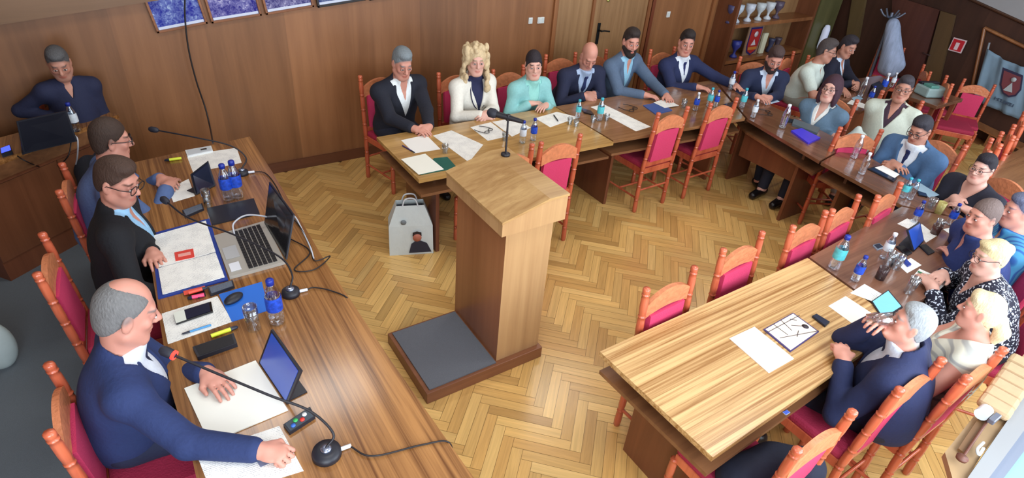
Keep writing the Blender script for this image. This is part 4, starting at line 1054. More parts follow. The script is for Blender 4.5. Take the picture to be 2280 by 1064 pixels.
paperW=mat('paper_white',(248,248,244),.6); paperP=textpaper()
def flat(name,pxs,label,cat,m,z=ZT,th=.002,lift=0.,rnd_=0.,group=None,bev=0):
    """flat thing with the outline given by pixel corners, lying at height z+lift"""
    P=[U(*p,z+lift+th) for p in pxs]; c=np.mean(P,0); c[2]=z+lift
    e=nrm((P[1]-P[0])*[1,1,0]); f=np.array([-e[1],e[0],0]); ang=math.atan2(e[1],e[0])
    loc=[(float((p-c)@e),float((p-c)@f)) for p in P]
    mb=MB().prism(loc,0.0005,th)
    o=mb.build(name,m); o.location=c; o.rotation_euler=(0,0,ang); tag(o,label,cat,group)
    if bev: 
        b=o.modifiers.new('b','BEVEL'); b.width=bev; b.segments=2
    o['_w']=0; del o['_w']; return o,loc
def kidbox(o,name,c,h,m,bev=0):
    return MB().box(c,h,None,0,bev).build(name,m,o)
# ------------------------------------------------------------------ things on the tables
def sheet(pxs,label,m=None,cat='paper',name='paper_sheet',z=ZT,lift=0.,group=None,th=.0015): return flat(name,pxs,label,cat,m or paperW,z,th,lift,group=group)[0]
def pen(a,b,label,col=(40,60,150),z=ZT,r=.005,name='pen',cat='pen'):
    A=U(*a,z+r);B=U(*b,z+r); o=empty(name,A,0,label,cat); d=B-A
    MB().tube([(0,0,0),d*.72],r,8).build('barrel',mat('pen_%d_%d_%d'%col,col,.35),o); MB().tube([d*.72,d*.95,d],[r*1.05,r*.8,r*.3],8).build('tip' if name=='pen' else 'cap',mat('pen_tip',(40,44,60),.35),o); return o
def gadget(pxs,label,body,top,name='mobile_phone',cat='phone',z=ZT,th=.010,lift=0.,face='screen',extra=None):
    o,loc=flat(name,pxs,label,cat,body,z,th,lift,bev=.003); L=np.array(loc); c=L.mean(0); q=c+(L-c)*.88
    MB().prism([tuple(p) for p in q],th,th+.0012).build(face,top,o)
    return o,c,L
blackg=mat('gloss_black',(14,16,22),.15,coat=.5); darkp=mat('dark_plastic',(30,32,42),.45); screen=mat('screen_dark',(24,34,58),.12,coat=.6); screenb=mat('screen_blue',(44,78,170),.25,emit=.25); screenc=mat('screen_cyan',(120,190,215),.3,emit=.35)
def gooseneck(base,pts3,label,rb=.052,head=None,ring=False,z=ZT,cable=None):
    p=U(*base,z); o=empty('desk_microphone',p,0,label,'microphone')
    MB().lathe([(0,0),(rb,0),(rb,.014),(rb*.94,.026),(rb*.5,.032),(0,.032)],(0,0,0),28).build('base',darkp,o)
    MB().lathe([(0,.030),(.022,.030),(.020,.040),(.012,.044),(0,.044)],(.0,.0,0),16).build('socket',mat('steel',(150,160,185),.25,.9),o)
    P=[np.array([0,0,.04])]+[np.array(q)-p for q in pts3]; cur=catmull(P,7)
    MB().tube(cur,.005,8).build('gooseneck',mat('mic_black',(26,26,34),.45),o)
    e=cur[-1]; d=nrm(cur[-1]-cur[-3])
    MB().tube([e-d*.01,e,e+d*.012,e+d*.04,e+d*.052],[.008,.016,.019,.019,.012],12).build('mic_head',mat('mic_mesh',(34,36,48),.6,noise=.4,scale=500),o)
    if ring: MB().tube([e-d*.008,e+d*.002],.0185,14).build('lit_ring',mat('ring_red',(240,50,40),.4,emit=2),o)
    MB().tube([(rb*.8,-.01,.012),(rb+.035,-.012,.010)],.008,8).build('plug',mat('plug_white',(215,220,230),.4),o)
    if cable: MB().tube(catmull([np.array([rb+.03,-.012,.010])]+[U(*c,cz)-p for c,cz in cable],8),.0035,6).build('cable',mat('cable_black',(24,20,24),.5),o)
    return o
def V3(px,py,x=None,y=None,z=None):
    return U(px,py,x,0) if x is not None else (U(px,py,y,1) if y is not None else U(px,py,z))
# desk microphones
b1=U(540,388,.75); h1=U(335,288,1.02)
gooseneck((540,388),[V3(548,352,z=.84),V3(515,325,z=.92),V3(440,307,z=.97),V3(350,290,z=1.0)],'gooseneck microphone at the far end of the desk with its head over the wall',rb=.04,cable=[((590,385),.76),((612,410),.755),((635,455),.752)])
gooseneck((648,655),[V3(650,610,z=.84),V3(620,570,z=.88),V3(520,522,z=.92),V3(420,485,z=.95),V3(372,450,z=.97)],'gooseneck microphone crossing the open silver laptop',rb=.045,cable=[((700,640),.76),((740,648),.757),((778,668),.74),((800,720),.60)])
gooseneck((728,1012),[V3(742,965,z=.83),V3(690,915,z=.89),V3(600,880,z=.94),V3(480,830,z=1.0),V3(386,790,z=1.05)],'gooseneck microphone with red ring in front of the speaking man',rb=.055,ring=True,cable=[((830,1015),.76),((940,990),.757),((1000,985),.75),((1010,1040),.62)])
# top end of the desk
sheet([(415,345),(527,329),(538,362),(430,384)],'white sheet at the far end of the desk behind the tablet',paperP)
o,c,L=gadget([(412,334),(470,324),(474,335),(417,347)],'white oval device beside the yellow marker at the far desk end',mat('device_white',(225,230,232),.35),mat('device_white2',(205,214,220),.35),'remote_control','remote',th=.014); MB().box((c[0]+.03,c[1],.018),(.02,.008,.003),None,0,.002).build('button',blackg,o)
pen((404,352),(366,357),'yellow highlighter near the writing man at the far desk end',(222,235,60),r=.010,name='highlighter',cat='highlighter')
sheet([(374,420),(420,398),(434,436),(386,450)],'white sheet under the hands of the writing man',paperP)
def tablet_stand(bl,br,tr,tl,zt_,label,scr,name='tablet_computer',z=ZT):
    """upright tablet: bottom corners on the table, top corners at height zt_"""
    P=[U(*bl,z+.004),U(*br,z+.004),U(*tr,zt_),U(*tl,zt_)]; c=(P[0]+P[1])/2; c[2]=z; o=empty(name,c,0,label,'tablet')
    Q=[p-c for p in P]; n=nrm(np.cross(Q[1]-Q[0],Q[3]-Q[0])); 
    if (n@(CC-c))<0: n=-n
    MB().poly(Q,.009).build('case',darkp,o); m=np.mean(Q,0); MB().poly([m+(q-m)*.9+n*.0055 for q in Q],.002).build('screen',scr,o)
    bk=-n*[1,1,0]; bk=nrm(bk)*.09; e=(Q[0]+Q[1])/2
    MB().poly([Q[0]*.9+m*.1*0,Q[1]*.9,Q[1]*.9+bk,Q[0]*.9+bk],.005).build('stand',darkp,o); return o
tablet_stand((436,434),(480,413),(463,358),(424,388),.88,'small upright tablet facing the writing man at the far desk end',screen)
glass((464,457),'water glass beside the two blue-capped bottles on the desk',.11,.027)
bottle((510,445),(496,366),'blue','blue','left one of the two blue-capped bottles behind the desk glass')
bottle((531,440),(517,357),'blue','blue','right one of the two blue-capped bottles, next to the far microphone base')
flat('tablet_cover',[(460,463),(565,441),(578,474),(472,499)],'closed dark tablet cover in front of the two desk bottles','tablet case',darkp,ZT,.010,bev=.003)
gadget([(405,468),(450,452),(454,464),(412,482)],'small black remote between the writing man and the closed tablet',darkp,mat('remote_keys',(90,100,115),.5,noise=.5,scale=120),'remote_control','remote',th=.014,face='keypad')
# blue binder
o,loc=flat('ring_binder',[(336,520),(466,486),(508,622),(352,664)],'open blue ring binder with printed pages in front of the man in black suit','binder',mat('binder_blue',(30,62,150),.4),ZT,.008)
def onbinder(pxs,nm,m,z): 
    P=[U(*p,ZT+z) for p in pxs]; ax=o.location; a=o.rotation_euler[2]; c_,s_=math.cos(-a),math.sin(-a)
    return MB().prism([((p[0]-ax[0])*c_-(p[1]-ax[1])*s_,(p[0]-ax[0])*s_+(p[1]-ax[1])*c_) for p in P],z-.004,z).build(nm,m,o)
onbinder([(342,524),(458,491),(480,560),(354,595)],'page',paperP,.014); onbinder([(352,597),(480,562),(500,616),(362,655)],'page',paperP,.014)
onbinder([(388,562),(430,553),(433,572),(391,581)],'stamp',mat('stamp_red',(224,70,60),.5),.016); onbinder([(396,566),(424,560),(425,566),(397,572)],'stamp_field',mat('stamp_pink',(240,170,160),.5),.0175)
onbinder([(408,648),(456,636),(458,644),(410,656)],'tab',mat('tab_coral',(240,90,70),.5),.014)
# laptop
def laptop(base,screenq,ztop,label,silver,scr,keys=True,z=ZT,lidm=None,fromback=False):
    P=[U(*p,z) for p in base]; c=np.mean(P,0); c[2]=z; o=empty('laptop',c,0,label,'laptop'); Q=[q2(p-c) for p in P]
    MB().prism(Q,0,.018).build('base',silver,o)
    A,B,Cq,D=[np.array([*q,.019]) for q in Q]   # A,B front(user) ; see use
    if keys:
        kb=MB(); nr,nc=6,15
        for i in range(nr):
            for j in range(nc):
                u0,u1=.36+.58*i/nr*.92,.36+.58*(i+.82)/nr*.92; v0,v1=.05+.9*j/nc,.05+.9*(j+.84)/nc
                f=lambda u,v:(A*(1-v)+D*v)*(1-u)+(B*(1-v)+Cq*v)*u
                q=[f(u0,v0),f(u1,v0),f(u1,v1),f(u0,v1)]; kb.add([p for p in q]+[p+UP*.003 for p in q],[(0,3,2,1),(4,5,6,7),(0,1,5,4),(1,2,6,5),(2,3,7,6),(3,0,4,7)])
        kb.build('keyboard',mat('keys_black',(22,22,26),.5),o)
        f=lambda u,v:(A*(1-v)+D*v)*(1-u)+(B*(1-v)+Cq*v)*u
        MB().poly([f(.06,.08)+UP*.001,f(.24,.08)+UP*.001,f(.24,.26)+UP*.001,f(.06,.26)+UP*.001],.001).build('sticker',mat('sticker_white',(225,228,235),.5),o)
        MB().poly([f(.05,.36)+UP*.001,f(.30,.36)+UP*.001,f(.30,.64)+UP*.001,f(.05,.64)+UP*.001],.0008).build('touchpad',mat('touchpad_grey',(176,178,180),.35),o)
    S=[U(*screenq[0],z+.02),U(*screenq[1],z+.02),U(*screenq[2],ztop),U(*screenq[3],ztop)]; S=[p-c for p in S]
    n=nrm(np.cross(S[1]-S[0],S[3]-S[0])); n=n if n@(CC-c)>0 else -n
    MB().poly(S,.008).build('lid',lidm or darkp,o); m=np.mean(S,0)
    MB().poly([m+(q-m)*.93+n*.005 for q in S],.002).build('screen' if not fromback else 'lid_panel',scr,o); return o,c
silver=mat('laptop_silver',(188,186,178),.35,.35)
laptop([(512,622),(636,588),(590,497),(478,530)],[(638,578),(590,496),(601,405),(655,478)],1.0,'open silver laptop with black keyboard in the middle of the desk',silver,blackg)
tag(MB().tube(catmull([U(522,522,.77),U(520,498,.80),U(545,480,.83),U(580,480,.84),U(600,485,.80)],8),.005,6).build('white_cable',mat('cable_white',(200,205,215),.5)),'white cable looping from the silver laptop','cable')
tag(MB().tube(catmull([U(640,478,.77),U(665,500,.76),U(690,545,.757),U(700,580,.757),U(735,570,.757),U(700,600,.757),U(655,600,.757),U(690,560,.757),U(640,528,.76)],8),.0035,6).build('laptop_cable',mat('cable_black',(24,20,24),.5)),'tangled black cable behind the silver laptop screen','cable')
tag(MB().tube(catmull([U(640,482,.775),U(656,482,.765),U(672,510,.757),U(690,548,.757),U(698,575,.755)],8),.005,6).build('charger_cable',mat('cable_white',(200,205,215),.5)),'pale cable running down behind the silver laptop screen','cable')
# between laptop and phone
pen((455,656),(417,664),'pink highlighter at the lower edge of the blue binder',(250,80,130),r=.010,name='highlighter',cat='highlighter')
pen((420,652),(462,640),'coral red marker on the rim of the blue binder',(240,88,66),r=.009,name='marker',cat='marker',z=ZT+.012)
gadget([(436,650),(455,645),(458,656),(440,662)],'small black gadget beside the pink highlighter',darkp,blackg,'usb_stick','usb stick')
gadget([(462,640),(518,623),(522,636),(468,655)],'black remote with grey keys between binder and laptop',darkp,mat('remote_keys',(90,100,115),.5,noise=.5,scale=120),'remote_control','remote',th=.016,face='keypad')
flat('mouse_mat',[(487,655),(583,627),(598,690),(516,716)],'bright blue mouse mat beside the blue-capped bottle','mouse mat',mat('mousemat_blue',(36,110,214),.6),ZT,.003)
ms_=sdf_mesh('computer_mouse',[('u',E(U(520,664,.765),(.052,.030,.020),Rz(.5)),0),('i',('P',-UP,-.754),0)],.004,darkp,origin=U(520,664,.754)); ms_.location=U(520,664,.754); tag(ms_,'black computer mouse on the blue mat','mouse')
sheet([(360,698),(484,659),(518,716),(374,766)],'printed sheet under the white-edged phone and blue pen',paperP)
ph,c,L=gadget([(386,697),(470,671),(474,692),(392,720)],'phone with a white lower part lying on the printed sheet',blackg,screen,lift=.003)
MB().prism([tuple(L[0]),tuple(L[0]+(L[1]-L[0])*.28),tuple(L[3]+(L[2]-L[3])*.28),tuple(L[3])],.0115,.0125).build('notification',mat('note_white',(226,232,222),.4),ph)
pen((470,723),(404,744),'blue and white pen on the printed sheet below the phone',(70,150,210),z=ZT+.003)
pen((470,748),(530,727),'yellow highlighter above the black glasses case',(222,235,60),r=.010,name='highlighter',cat='highlighter')
gadget([(428,772),(520,741),(528,764),(440,795)],'thick black case lying beside the yellow highlighter',darkp,mat('case_black',(20,20,26),.6),'glasses_case','case',th=.022,face='lid')
glass((566,732),'tall water glass at the corner of the blue mouse mat',.135,.033,water=.35)
bottle((618,718),(602,607),'blue','blue','blue-capped water bottle right of the blue mouse mat')
tablet_stand((641,900),(578,806),(606,733),(672,826),.98,'upright tablet with blue screen in front of the speaking man',screenb)
sheet([(410,864),(569,802),(641,912),(466,986)],'large blank white document in front of the speaking man',mat('paper_plain',(246,247,236),.6),th=.006)
sheet([(437,1010),(622,948),(676,1048),(476,1110)],'printed leaflet with a small picture under the speaking man\'s fist',paperP)
flat('printed_picture',[(556,1002),(600,985),(626,1020),(580,1040)],'small grey picture printed on the leaflet','picture',mat('print_grey',(120,130,160),.6,noise=.4,scale=60),ZT,.001,.002)
r_,c,L=gadget([(630,945),(690,905),(702,926),(644,963)],'black voting remote with coloured keys beside the big blank document',darkp,mat('remote_face',(60,70,80),.5),'remote_control','remote',th=.016,face='keypad')
for i,(col,nm) in enumerate((((60,110,200),'blue'),((60,170,90),'green'),((220,60,50),'red'),((220,225,230),'white'))):
    q=L[0]*(.75-.18*i)+L[1]*(.05+.18*i)+0*(L[3]); q=(L[0]+L[3])/2*(1-(.22+.17*i))+(L[1]+L[2])/2*(.22+.17*i); MB().lathe([(0,.0165),(.010,.0165),(.009,.021),(0,.021)],(q[0],q[1]+(.008 if i%2 else -.008),0),12).build('key',mat('key_'+nm,col,.4),r_)
# operator desk
zo=zb
laptop([(50,345),(170,310),(150,262),(45,285)],[(52,342),(172,314),(148,246),(36,270)],zo+.24,'black laptop seen from behind on the operator desk',darkp,mat('lid_black',(20,22,34),.4),keys=False,z=zo,fromback=True)
bottle((172,292),(162,222),'blue','white','water bottle beside the black laptop on the operator desk',z=zo)
gadget([(0,330),(22,322),(26,334),(2,342)],'small black webcam with blue light at the left end of the operator desk',darkp,mat('blue_led',(60,80,255),.3,emit=1.5),'webcam','webcam',z=zo,th=.03,face='light')
tag(MB().tube(catmull([U(22,335,zo),U(60,360,zo-.05),U(110,375,zo-.25),U(150,350,zo-.1),U(160,300,zo+.01)],6),.004,6).build('desk_cable',mat('cable_black',(24,20,24),.5)),'thin black cable hanging in front of the operator desk','cable')
tag(MB().tube(catmull([U(165,300,zo+.01),U(173,312,zo+.005),U(172,350,zo-.15),U(165,380,zo-.35)],6),.005,6).build('power_cable',mat('cable_white',(200,205,215),.5)),'white cable hanging from the operator desk beside the bottle','cable')
tag(MB().tube(catmull([U(20,612,.02),U(28,560,.10),U(4,545,.14),U(5,510,.16),U(40,498,.16),U(90,526,.06),U(140,490,.08),U(150,470,.2)],7),.009,7).build('floor_cable',mat('cable_grey',(120,124,130),.5)),'grey cable looping over the carpet beside the operator desk','cable')
o=sdf_mesh('cable_box',[('u',E(U(22,560,.06),(.15,.10,.08)),0),('u',E(U(8,585,.04),(.10,.08,.06)),.02),('i',('P',-UP,-.01),0)],.012,mat('bag_black',(16,18,24),.6,noise=.3,scale=40,bump=.4),origin=U(20,570,.0)); o.location=U(20,570,0); tag(o,'black bundle of equipment on the carpet under the operator desk','bag')
o=sdf_mesh('white_bag',[('u',E(U(-14,770,.16),(.10,.07,.17)),0)],.01,mat('bag_pale',(190,205,205),.6,noise=.1,scale=20),origin=U(-14,770,0)); o.location=U(-14,770,0); tag(o,'pale bag edge at the left rim of the carpet','bag')
# ---------------- row A
S=sheet
S([(893,312),(949,300),(981,332),(922,341)],'left sheet under the hands of the man in black jacket',paperW)
S([(964,302),(1005,290),(1076,322),(1044,361)],'printed sheets right of the glass near the lectern',paperP)
pen((896,324),(924,340),'dark pen on the table end left of the sheets',(60,50,110))
glass((991,340),'small glass between the two sheets at the left table end',.07,.025)
flat('green_folder',[(937,388),(966,352),(996,349),(1018,373)],'dark green folder at the near left table corner','folder',mat('folder_green',(20,92,80),.5),ZT,.006)
S([(893,354),(947,342),(988,376),(932,388)],'blank white sheet lying partly on the green folder',mat('paper_plain',(236,238,226),.6),lift=.007,th=.004)
S([(1047,283),(1093,272),(1134,303),(1086,313)],'left sheet with a drawing in front of the blonde woman',paperP)
S([(1096,271),(1144,263),(1182,284),(1140,304)],'right sheet in front of the blonde woman',paperP)
def spectacles(px,label,rz=0,z=ZT,s=1.):
    p=U(*px,z+.004); m_=MB()
    for sg in (-1,1):
        m_.tube([(sg*.032*s+.024*s*math.cos(a),.018*s*math.sin(a),.004) for a in np.linspace(0,6.283,14)],.003,6,0,False); m_.tube([(sg*.056*s,0,.004),(sg*.06*s,.06*s,.004),(sg*.045*s,.11*s,.004)],.0028,5)
    m_.tube([(-.008*s,0,.006),(.008*s,0,.006)],.003,5); o=m_.build('spectacles',mat('glasses_black',(18,18,24),.35)); o.location=p; o.rotation_euler=(0,0,rz); return tag(o,label,'glasses')
spectacles((1088,292),'folded dark glasses on the sheet of the blonde woman',.6,z=ZT+.003)
glass((1124,312),'short glass behind the lectern microphone',.07,.025)
bottle((1163,318),(1164,280),'blue','white','blue-capped bottle left behind the chair by the lectern',h=.19)
bottle((1187,312),(1184,272),'blue','blue','blue-capped bottle right behind the chair by the lectern',h=.19)
S([(1191,263),(1240,249),(1289,261),(1225,283)],'sheet with a pen in front of the woman in mint',paperP)
pen((1233,256),(1243,270),'black pen on the sheet of the woman in mint',(30,30,40),z=ZT+.003)
bottle((1286,262),(1286,226),'teal','teal','teal-capped bottle near the elbow of the woman in mint',h=.17)
glass((1268,276),'left small glass beside the teal-capped bottle',.06,.024); glass((1282,281),'right small glass beside the teal-capped bottle',.06,.024)
bottle((1334,268),(1334,218),'teal','teal','teal-capped bottle beside the bald man\'s papers',h=.21)
glass((1320,272),'small glass left of the long sheet',.06,.024); glass((1350,268),'small glass on the far side of the long sheet',.06,.024)
gadget([(1293,240),(1316,246),(1324,256),(1300,250)],'long black phone between bottle and bald man',blackg,screen)
S([(1315,238),(1344,232),(1449,282),(1416,292)],'long white sheet reaching across the wooden table',paperP)
spectacles((1410,244),'dark folded glasses right of the long white sheet',.4,s=1.2)
flat('tablet_computer',[(1432,234),(1468,227),(1497,245),(1460,254)],'flat blue tablet in front of the man in tweed blazer','tablet',mat('tablet_blue',(54,92,160),.25),ZT,.008,bev=.002)
S([(1455,228),(1482,219),(1512,235),(1480,240)],'white sheet under the hand of the man in tweed blazer',paperP,lift=.009)
glass((1521,240),'glass left of the corner bottles',.085,.028)
bottle((1547,246),(1547,203),'white','blue','bottle with blue label in front of the navy-suited man')
bottle((1577,237),(1579,192),'teal','teal','teal-capped bottle, left one of the two near the corner')
bottle((1592,238),(1592,200),'blue','blue','blue-labelled bottle beside the teal-capped one near the corner')
bottle((1651,240),(1654,193),'teal','teal','teal-capped bottle on the corner in front of the outstretched hand')
bottle((1676,262),(1680,220),'white','white','pale-labelled bottle before the bearded man at the corner')
bottle((1741,285),(1748,228),'white','none','white-capped clear bottle standing alone on the far table')
gadget([(1610,232),(1634,226),(1642,232),(1618,239)],'small dark phone near the inner table corner',blackg,screen)
S([(1688,220),(1716,214),(1736,226),(1706,234)],'sheet in front of the bearded man at the corner',mat('paper_blueish',(190,215,240),.6))
spectacles((1712,252),'dark glasses beside the white-capped clear bottle',.9,s=1.2)
gadget([(1752,262),(1768,266),(1766,273),(1750,269)],'small black phone left of the long grey case',blackg,screen)
flat('long_case',[(1768,264),(1826,284),(1820,296),(1764,275)],'long grey case behind the violet notebook','case',mat('case_grey',(84,96,104),.5),ZT,.022,bev=.004)
o,loc=flat('notebook',[(1762,290),(1785,285),(1827,306),(1800,318)],'violet-blue notebook on the brown far table','notebook',mat('notebook_violet',(72,58,222),.4),ZT,.016); MB().prism([(x*.97,y*.97) for x,y in loc],.003,.013).build('pages',paperW,o)
bottle((1900,352),(1910,296),'white','none','left clear bottle in front of the man in blue-grey blazer')
bottle((1917,388),(1928,334),'white','none','right clear bottle in front of the man in blue-grey blazer')
gadget([(1932,375),(1950,370),(1998,396),(1990,404)],'dark tablet under the papers of the man in blue-grey blazer',darkp,screen,'tablet_computer','tablet')
S([(1948,373),(1966,368),(2003,388),(1992,396)],'pale sheet lying on the dark tablet',paperW,lift=.012)
bottle((2008,440),(2018,392),'teal','teal','teal-capped bottle left at the joint of the right-hand tables')
bottle((2024,444),(2036,398),'teal','none','clear teal-capped bottle right at the joint of the right-hand tables')
S([(2032,416),(2050,408),(2092,434),(2070,440)],'blue-grey sheet in front of the woman in black top',mat('paper_steel',(150,180,200),.6))
gadget([(2042,424),(2062,430),(2066,438),(2046,434)],'small black phone by the blue-grey sheet',blackg,screen)
# ---------------- row C
glass((2070,462),'left glass of the group before the woman in black top',.08,.028); glass((2088,474),'glass with yellow drink under the reaching hand',.09,.028,water=.6,m=mat('glass_yellow',(220,210,130),.1,alpha=.5))
bottle((2112,500),(2118,444),'blue','blue','big blue-labelled bottle before the man in dark navy shirt')
glass((2086,510),'glass left of the big blue-labelled bottle',.075,.026); glass((2126,516),'glass right of the big blue-labelled bottle',.075,.026)
bottle((2034,494),(2041,466),'blue','blue','small blue-labelled bottle standing on the far sheet',h=.17)
S([(1998,498),(2020,486),(2050,500),(2022,509)],'folded leaflet under the small blue-labelled bottle',paperP)
S([(2052,498),(2086,525),(2062,540),(2040,512)],'sheet behind the upright tablet on the rose-brown table',paperP)
tablet_stand((2033,560),(2056,536),(2047,494),(2019,512),.87,'upright tablet standing in the middle of the rose-brown table',screenb)
gadget([(2046,545),(2062,543),(2082,560),(2068,566)],'black phone at the foot of the upright tablet',darkp,blackg,'mobile_phone','phone')
gadget([(1995,548),(2010,545),(2032,562),(2020,568)],'black remote left of the upright tablet',darkp,blackg,'remote_control','remote')
glass((2080,520),'brown tinted mug behind the upright tablet',.07,.030,m=mat('mug_brown',(78,52,48),.2),water=0)
S([(2100,510),(2120,506),(2160,540),(2150,546)],'sheet at the elbow of the man in dark navy shirt',paperP)
tablet_stand((2160,536),(2140,512),(2150,478),(2172,505),.87,'upright tablet before the man in dark navy shirt',screen)
bottle((1966,575),(1984,512),'white','white','white-capped bottle behind the grouped glasses')
glass((1975,590),'left one of two tall glasses by the white-capped bottle',.10,.028); glass((1993,598),'right one of two tall glasses by the white-capped bottle',.10,.028)
glass((1958,620),'dark tea glass in front of the white-capped bottle',.08,.03,m=mat('tea_glass',(70,52,54),.1,alpha=.7),water=.3)
gadget([(1944,545),(1958,541),(1968,550),(1954,555)],'small grey phone near the table edge by the white-capped bottle',mat('phone_grey',(150,170,190),.3),screen)
bottle((1855,598),(1880,520),'blue','teal','left blue-capped bottle with teal label at the table joint')
bottle((1902,625),(1920,566),'blue','blue','blue-labelled bottle beside the two pale notepads')
S([(2000,590),(2028,574),(2052,590),(2020,608)],'white papers under the blue phone',paperW)
gadget([(2003,572),(2010,568),(2030,588),(2022,592)],'blue phone on the white papers',mat('phone_blue',(34,60,160),.3),mat('phone_blue2',(40,64,150),.2),lift=.003)
S([(2047,598),(2112,626),(2087,650),(2030,618)],'printed sheet with green line under the patterned woman\'s hands',paperP)
pen((2044,604),(2082,622),'dark green pen on the printed sheet',(40,120,70),z=ZT+.003)
S([(1893,652),(1925,632),(1963,654),(1946,672)],'small pale notepad at the joint of the two big tables',paperP)
S([(1844,681),(1883,659),(1970,716),(1929,743)],'long pale sheet with a phone on it before the drinking man',mat('paper_peach',(244,226,210),.6))
tablet_stand((1966,712),(1940,672),(1978,646),(2010,684),.80,'tablet with bright cyan screen tilted beside the drinking man',screenc)
gadget([(1808,703),(1818,698),(1848,716),(1838,726)],'small black phone left of the long pale sheet',darkp,screen)
gadget([(1909,712),(1940,718),(1944,734),(1914,727)],'blue-black phone lying on the long pale sheet',mat('phone_navy',(26,34,70),.3),mat('keys_blueish',(90,130,170),.4,noise=.5,scale=90),lift=.003)
glass((2022,652),'empty glass standing behind the drinking man\'s glass',.11,.028,water=0)
S([(1624,753),(1680,727),(1768,798),(1712,830)],'blank cream sheet left of the drawing on the striped table',mat('paper_peach',(244,226,210),.6),th=.004)
o,loc=flat('notebook',[(1700,733),(1766,696),(1824,738),(1760,783)],'pale drawing in a dark cover on the striped table','drawing',mat('cover_violet',(62,52,110),.5),ZT,.005)
L=np.array(loc);c=L.mean(0); MB().prism([tuple(c+(p-c)*.93) for p in L],.005,.007).build('page',mat('paper_peach',(244,226,210),.6),o)
f=lambda u,v:(L[0]*(1-u)+L[1]*u)*(1-v)+(L[3]*(1-u)+L[2]*u)*v
for a,b in (((-.1,.15),(1.05,.20)),((.30,.0),(.32,.55)),((.55,.02),(.5,.5)),((.62,.35),(.80,.55)),((.1,.5),(1.0,.98)),((.45,.75),(.62,.62)),((.75,.15),(.85,.30))):
    A,B=f(*a),f(*b); MB().tube([(A[0],A[1],.008),(B[0],B[1],.008)],.0018,4).build('drawn_line',mat('ink_dark',(60,52,60),.6),o)
MB().lathe([(0,.0072),(.018,.0072),(0,.0082)],(*f(.86,.62),0),14).build('drawn_oval',mat('ink_dark',(60,52,60),.6),o)
gadget([(1742,917),(1752,912),(1760,918),(1750,924)],'small white gadget on the shelf under the striped table',mat('gadget_white',(215,225,250),.4),mat('gadget_blue',(90,120,230),.4),'pocket_radio','gadget',z=.612)
# white bag by the table leg
def carrier():
    p=U(915,552,0); o=empty('carrier_bag',p,0,'white paper carrier bag with a printed portrait standing by the table leg','bag')
    a=nrm([.93,-.35,0]); b_=np.array([-a[1],a[0],0]); w_,d_=.17,.09; h=.42
    F=lambda x,y,z: a*x+b_*y+UP*z
    for nm,m in (('bag',mat('bag_white',(206,216,216),.55,noise=.08,scale=14,bump=.3)),):
        mb=MB(); vs=[F(-w_,-d_,0),F(w_,-d_,0),F(w_,d_,0),F(-w_,d_,0),F(-w_*.98,-d_*.8,h*.6),F(w_*.98,-d_*.8,h*.6),F(w_*.98,d_*.8,h*.6),F(-w_*.98,d_*.8,h*.6),F(-w_*.62,-d_*.5,h),F(w_*.62,-d_*.5,h),F(w_*.62,d_*.5,h),F(-w_*.62,d_*.5,h)]
        fs=[(3,2,1,0)]+[(i,(i+1)%4,4+(i+1)%4,4+i) for i in range(4)]+[(4+i,4+(i+1)%4,8+(i+1)%4,8+i) for i in range(4)]; mb.add(vs,fs); ob=mb.build(nm,m,o); s=ob.modifiers.new('s','SOLIDIFY'); s.thickness=.003
    MB().poly([F(-w_*.55,-d_*.3,h-.03),F(w_*.55,-d_*.3,h-.03),F(w_*.55,d_*.3,h-.03),F(-w_*.55,d_*.3,h-.03)],.004).build('opening',mat('bag_inside_shade',(30,36,50),.8),o)  # dark sheet across the mouth stands in for the shade inside
    for sy in (-1,1): MB().tube(catmull([F(-w_*.35,sy*d_*.5,h-.01),F(-w_*.2,sy*d_*.4,h+.05),F(w_*.2,sy*d_*.4,h+.05),F(w_*.35,sy*d_*.5,h-.01)],5),.006,6).build('handle',mat('bag_handle',(210,215,220),.5),o)
    y=-d_*.98
    fy=lambda z:-d_*(1-.2*z/(h*.6))-.006
    MB().poly([F(-.02,fy(0.02),.02),F(.155,fy(.02),.02),F(.12,fy(.1),.10),F(.05,fy(.13),.135),F(-.0,fy(.1),.10)],.003).build('portrait_jacket',mat('print_dark',(36,40,58),.6),o)
    MB().lathe([(0,0),(.034,0),(.034,.003),(0,.003)],F(.045,fy(.15)-.004,.155),16,0,np.stack([a,UP,b_*-1],1)).build('portrait_face',mat('print_skin',(186,112,92),.6),o)
    MB().poly([F(.01,fy(.18)-.006,.17),F(.08,fy(.18)-.006,.17),F(.078,fy(.19)-.006,.20),F(.045,fy(.2)-.006,.212),F(.012,fy(.19)-.006,.20)],.003).build('portrait_hair',mat('print_hair',(40,30,34),.6),o)
    MB().lathe([(0,0),(.022,0),(.022,.003),(0,.003)],F(-.055,-d_*.75-.006,.29),14,0,np.stack([a,UP,b_*-1],1)).build('round_logo',mat('print_grey2',(120,130,136),.6),o)
carrier()
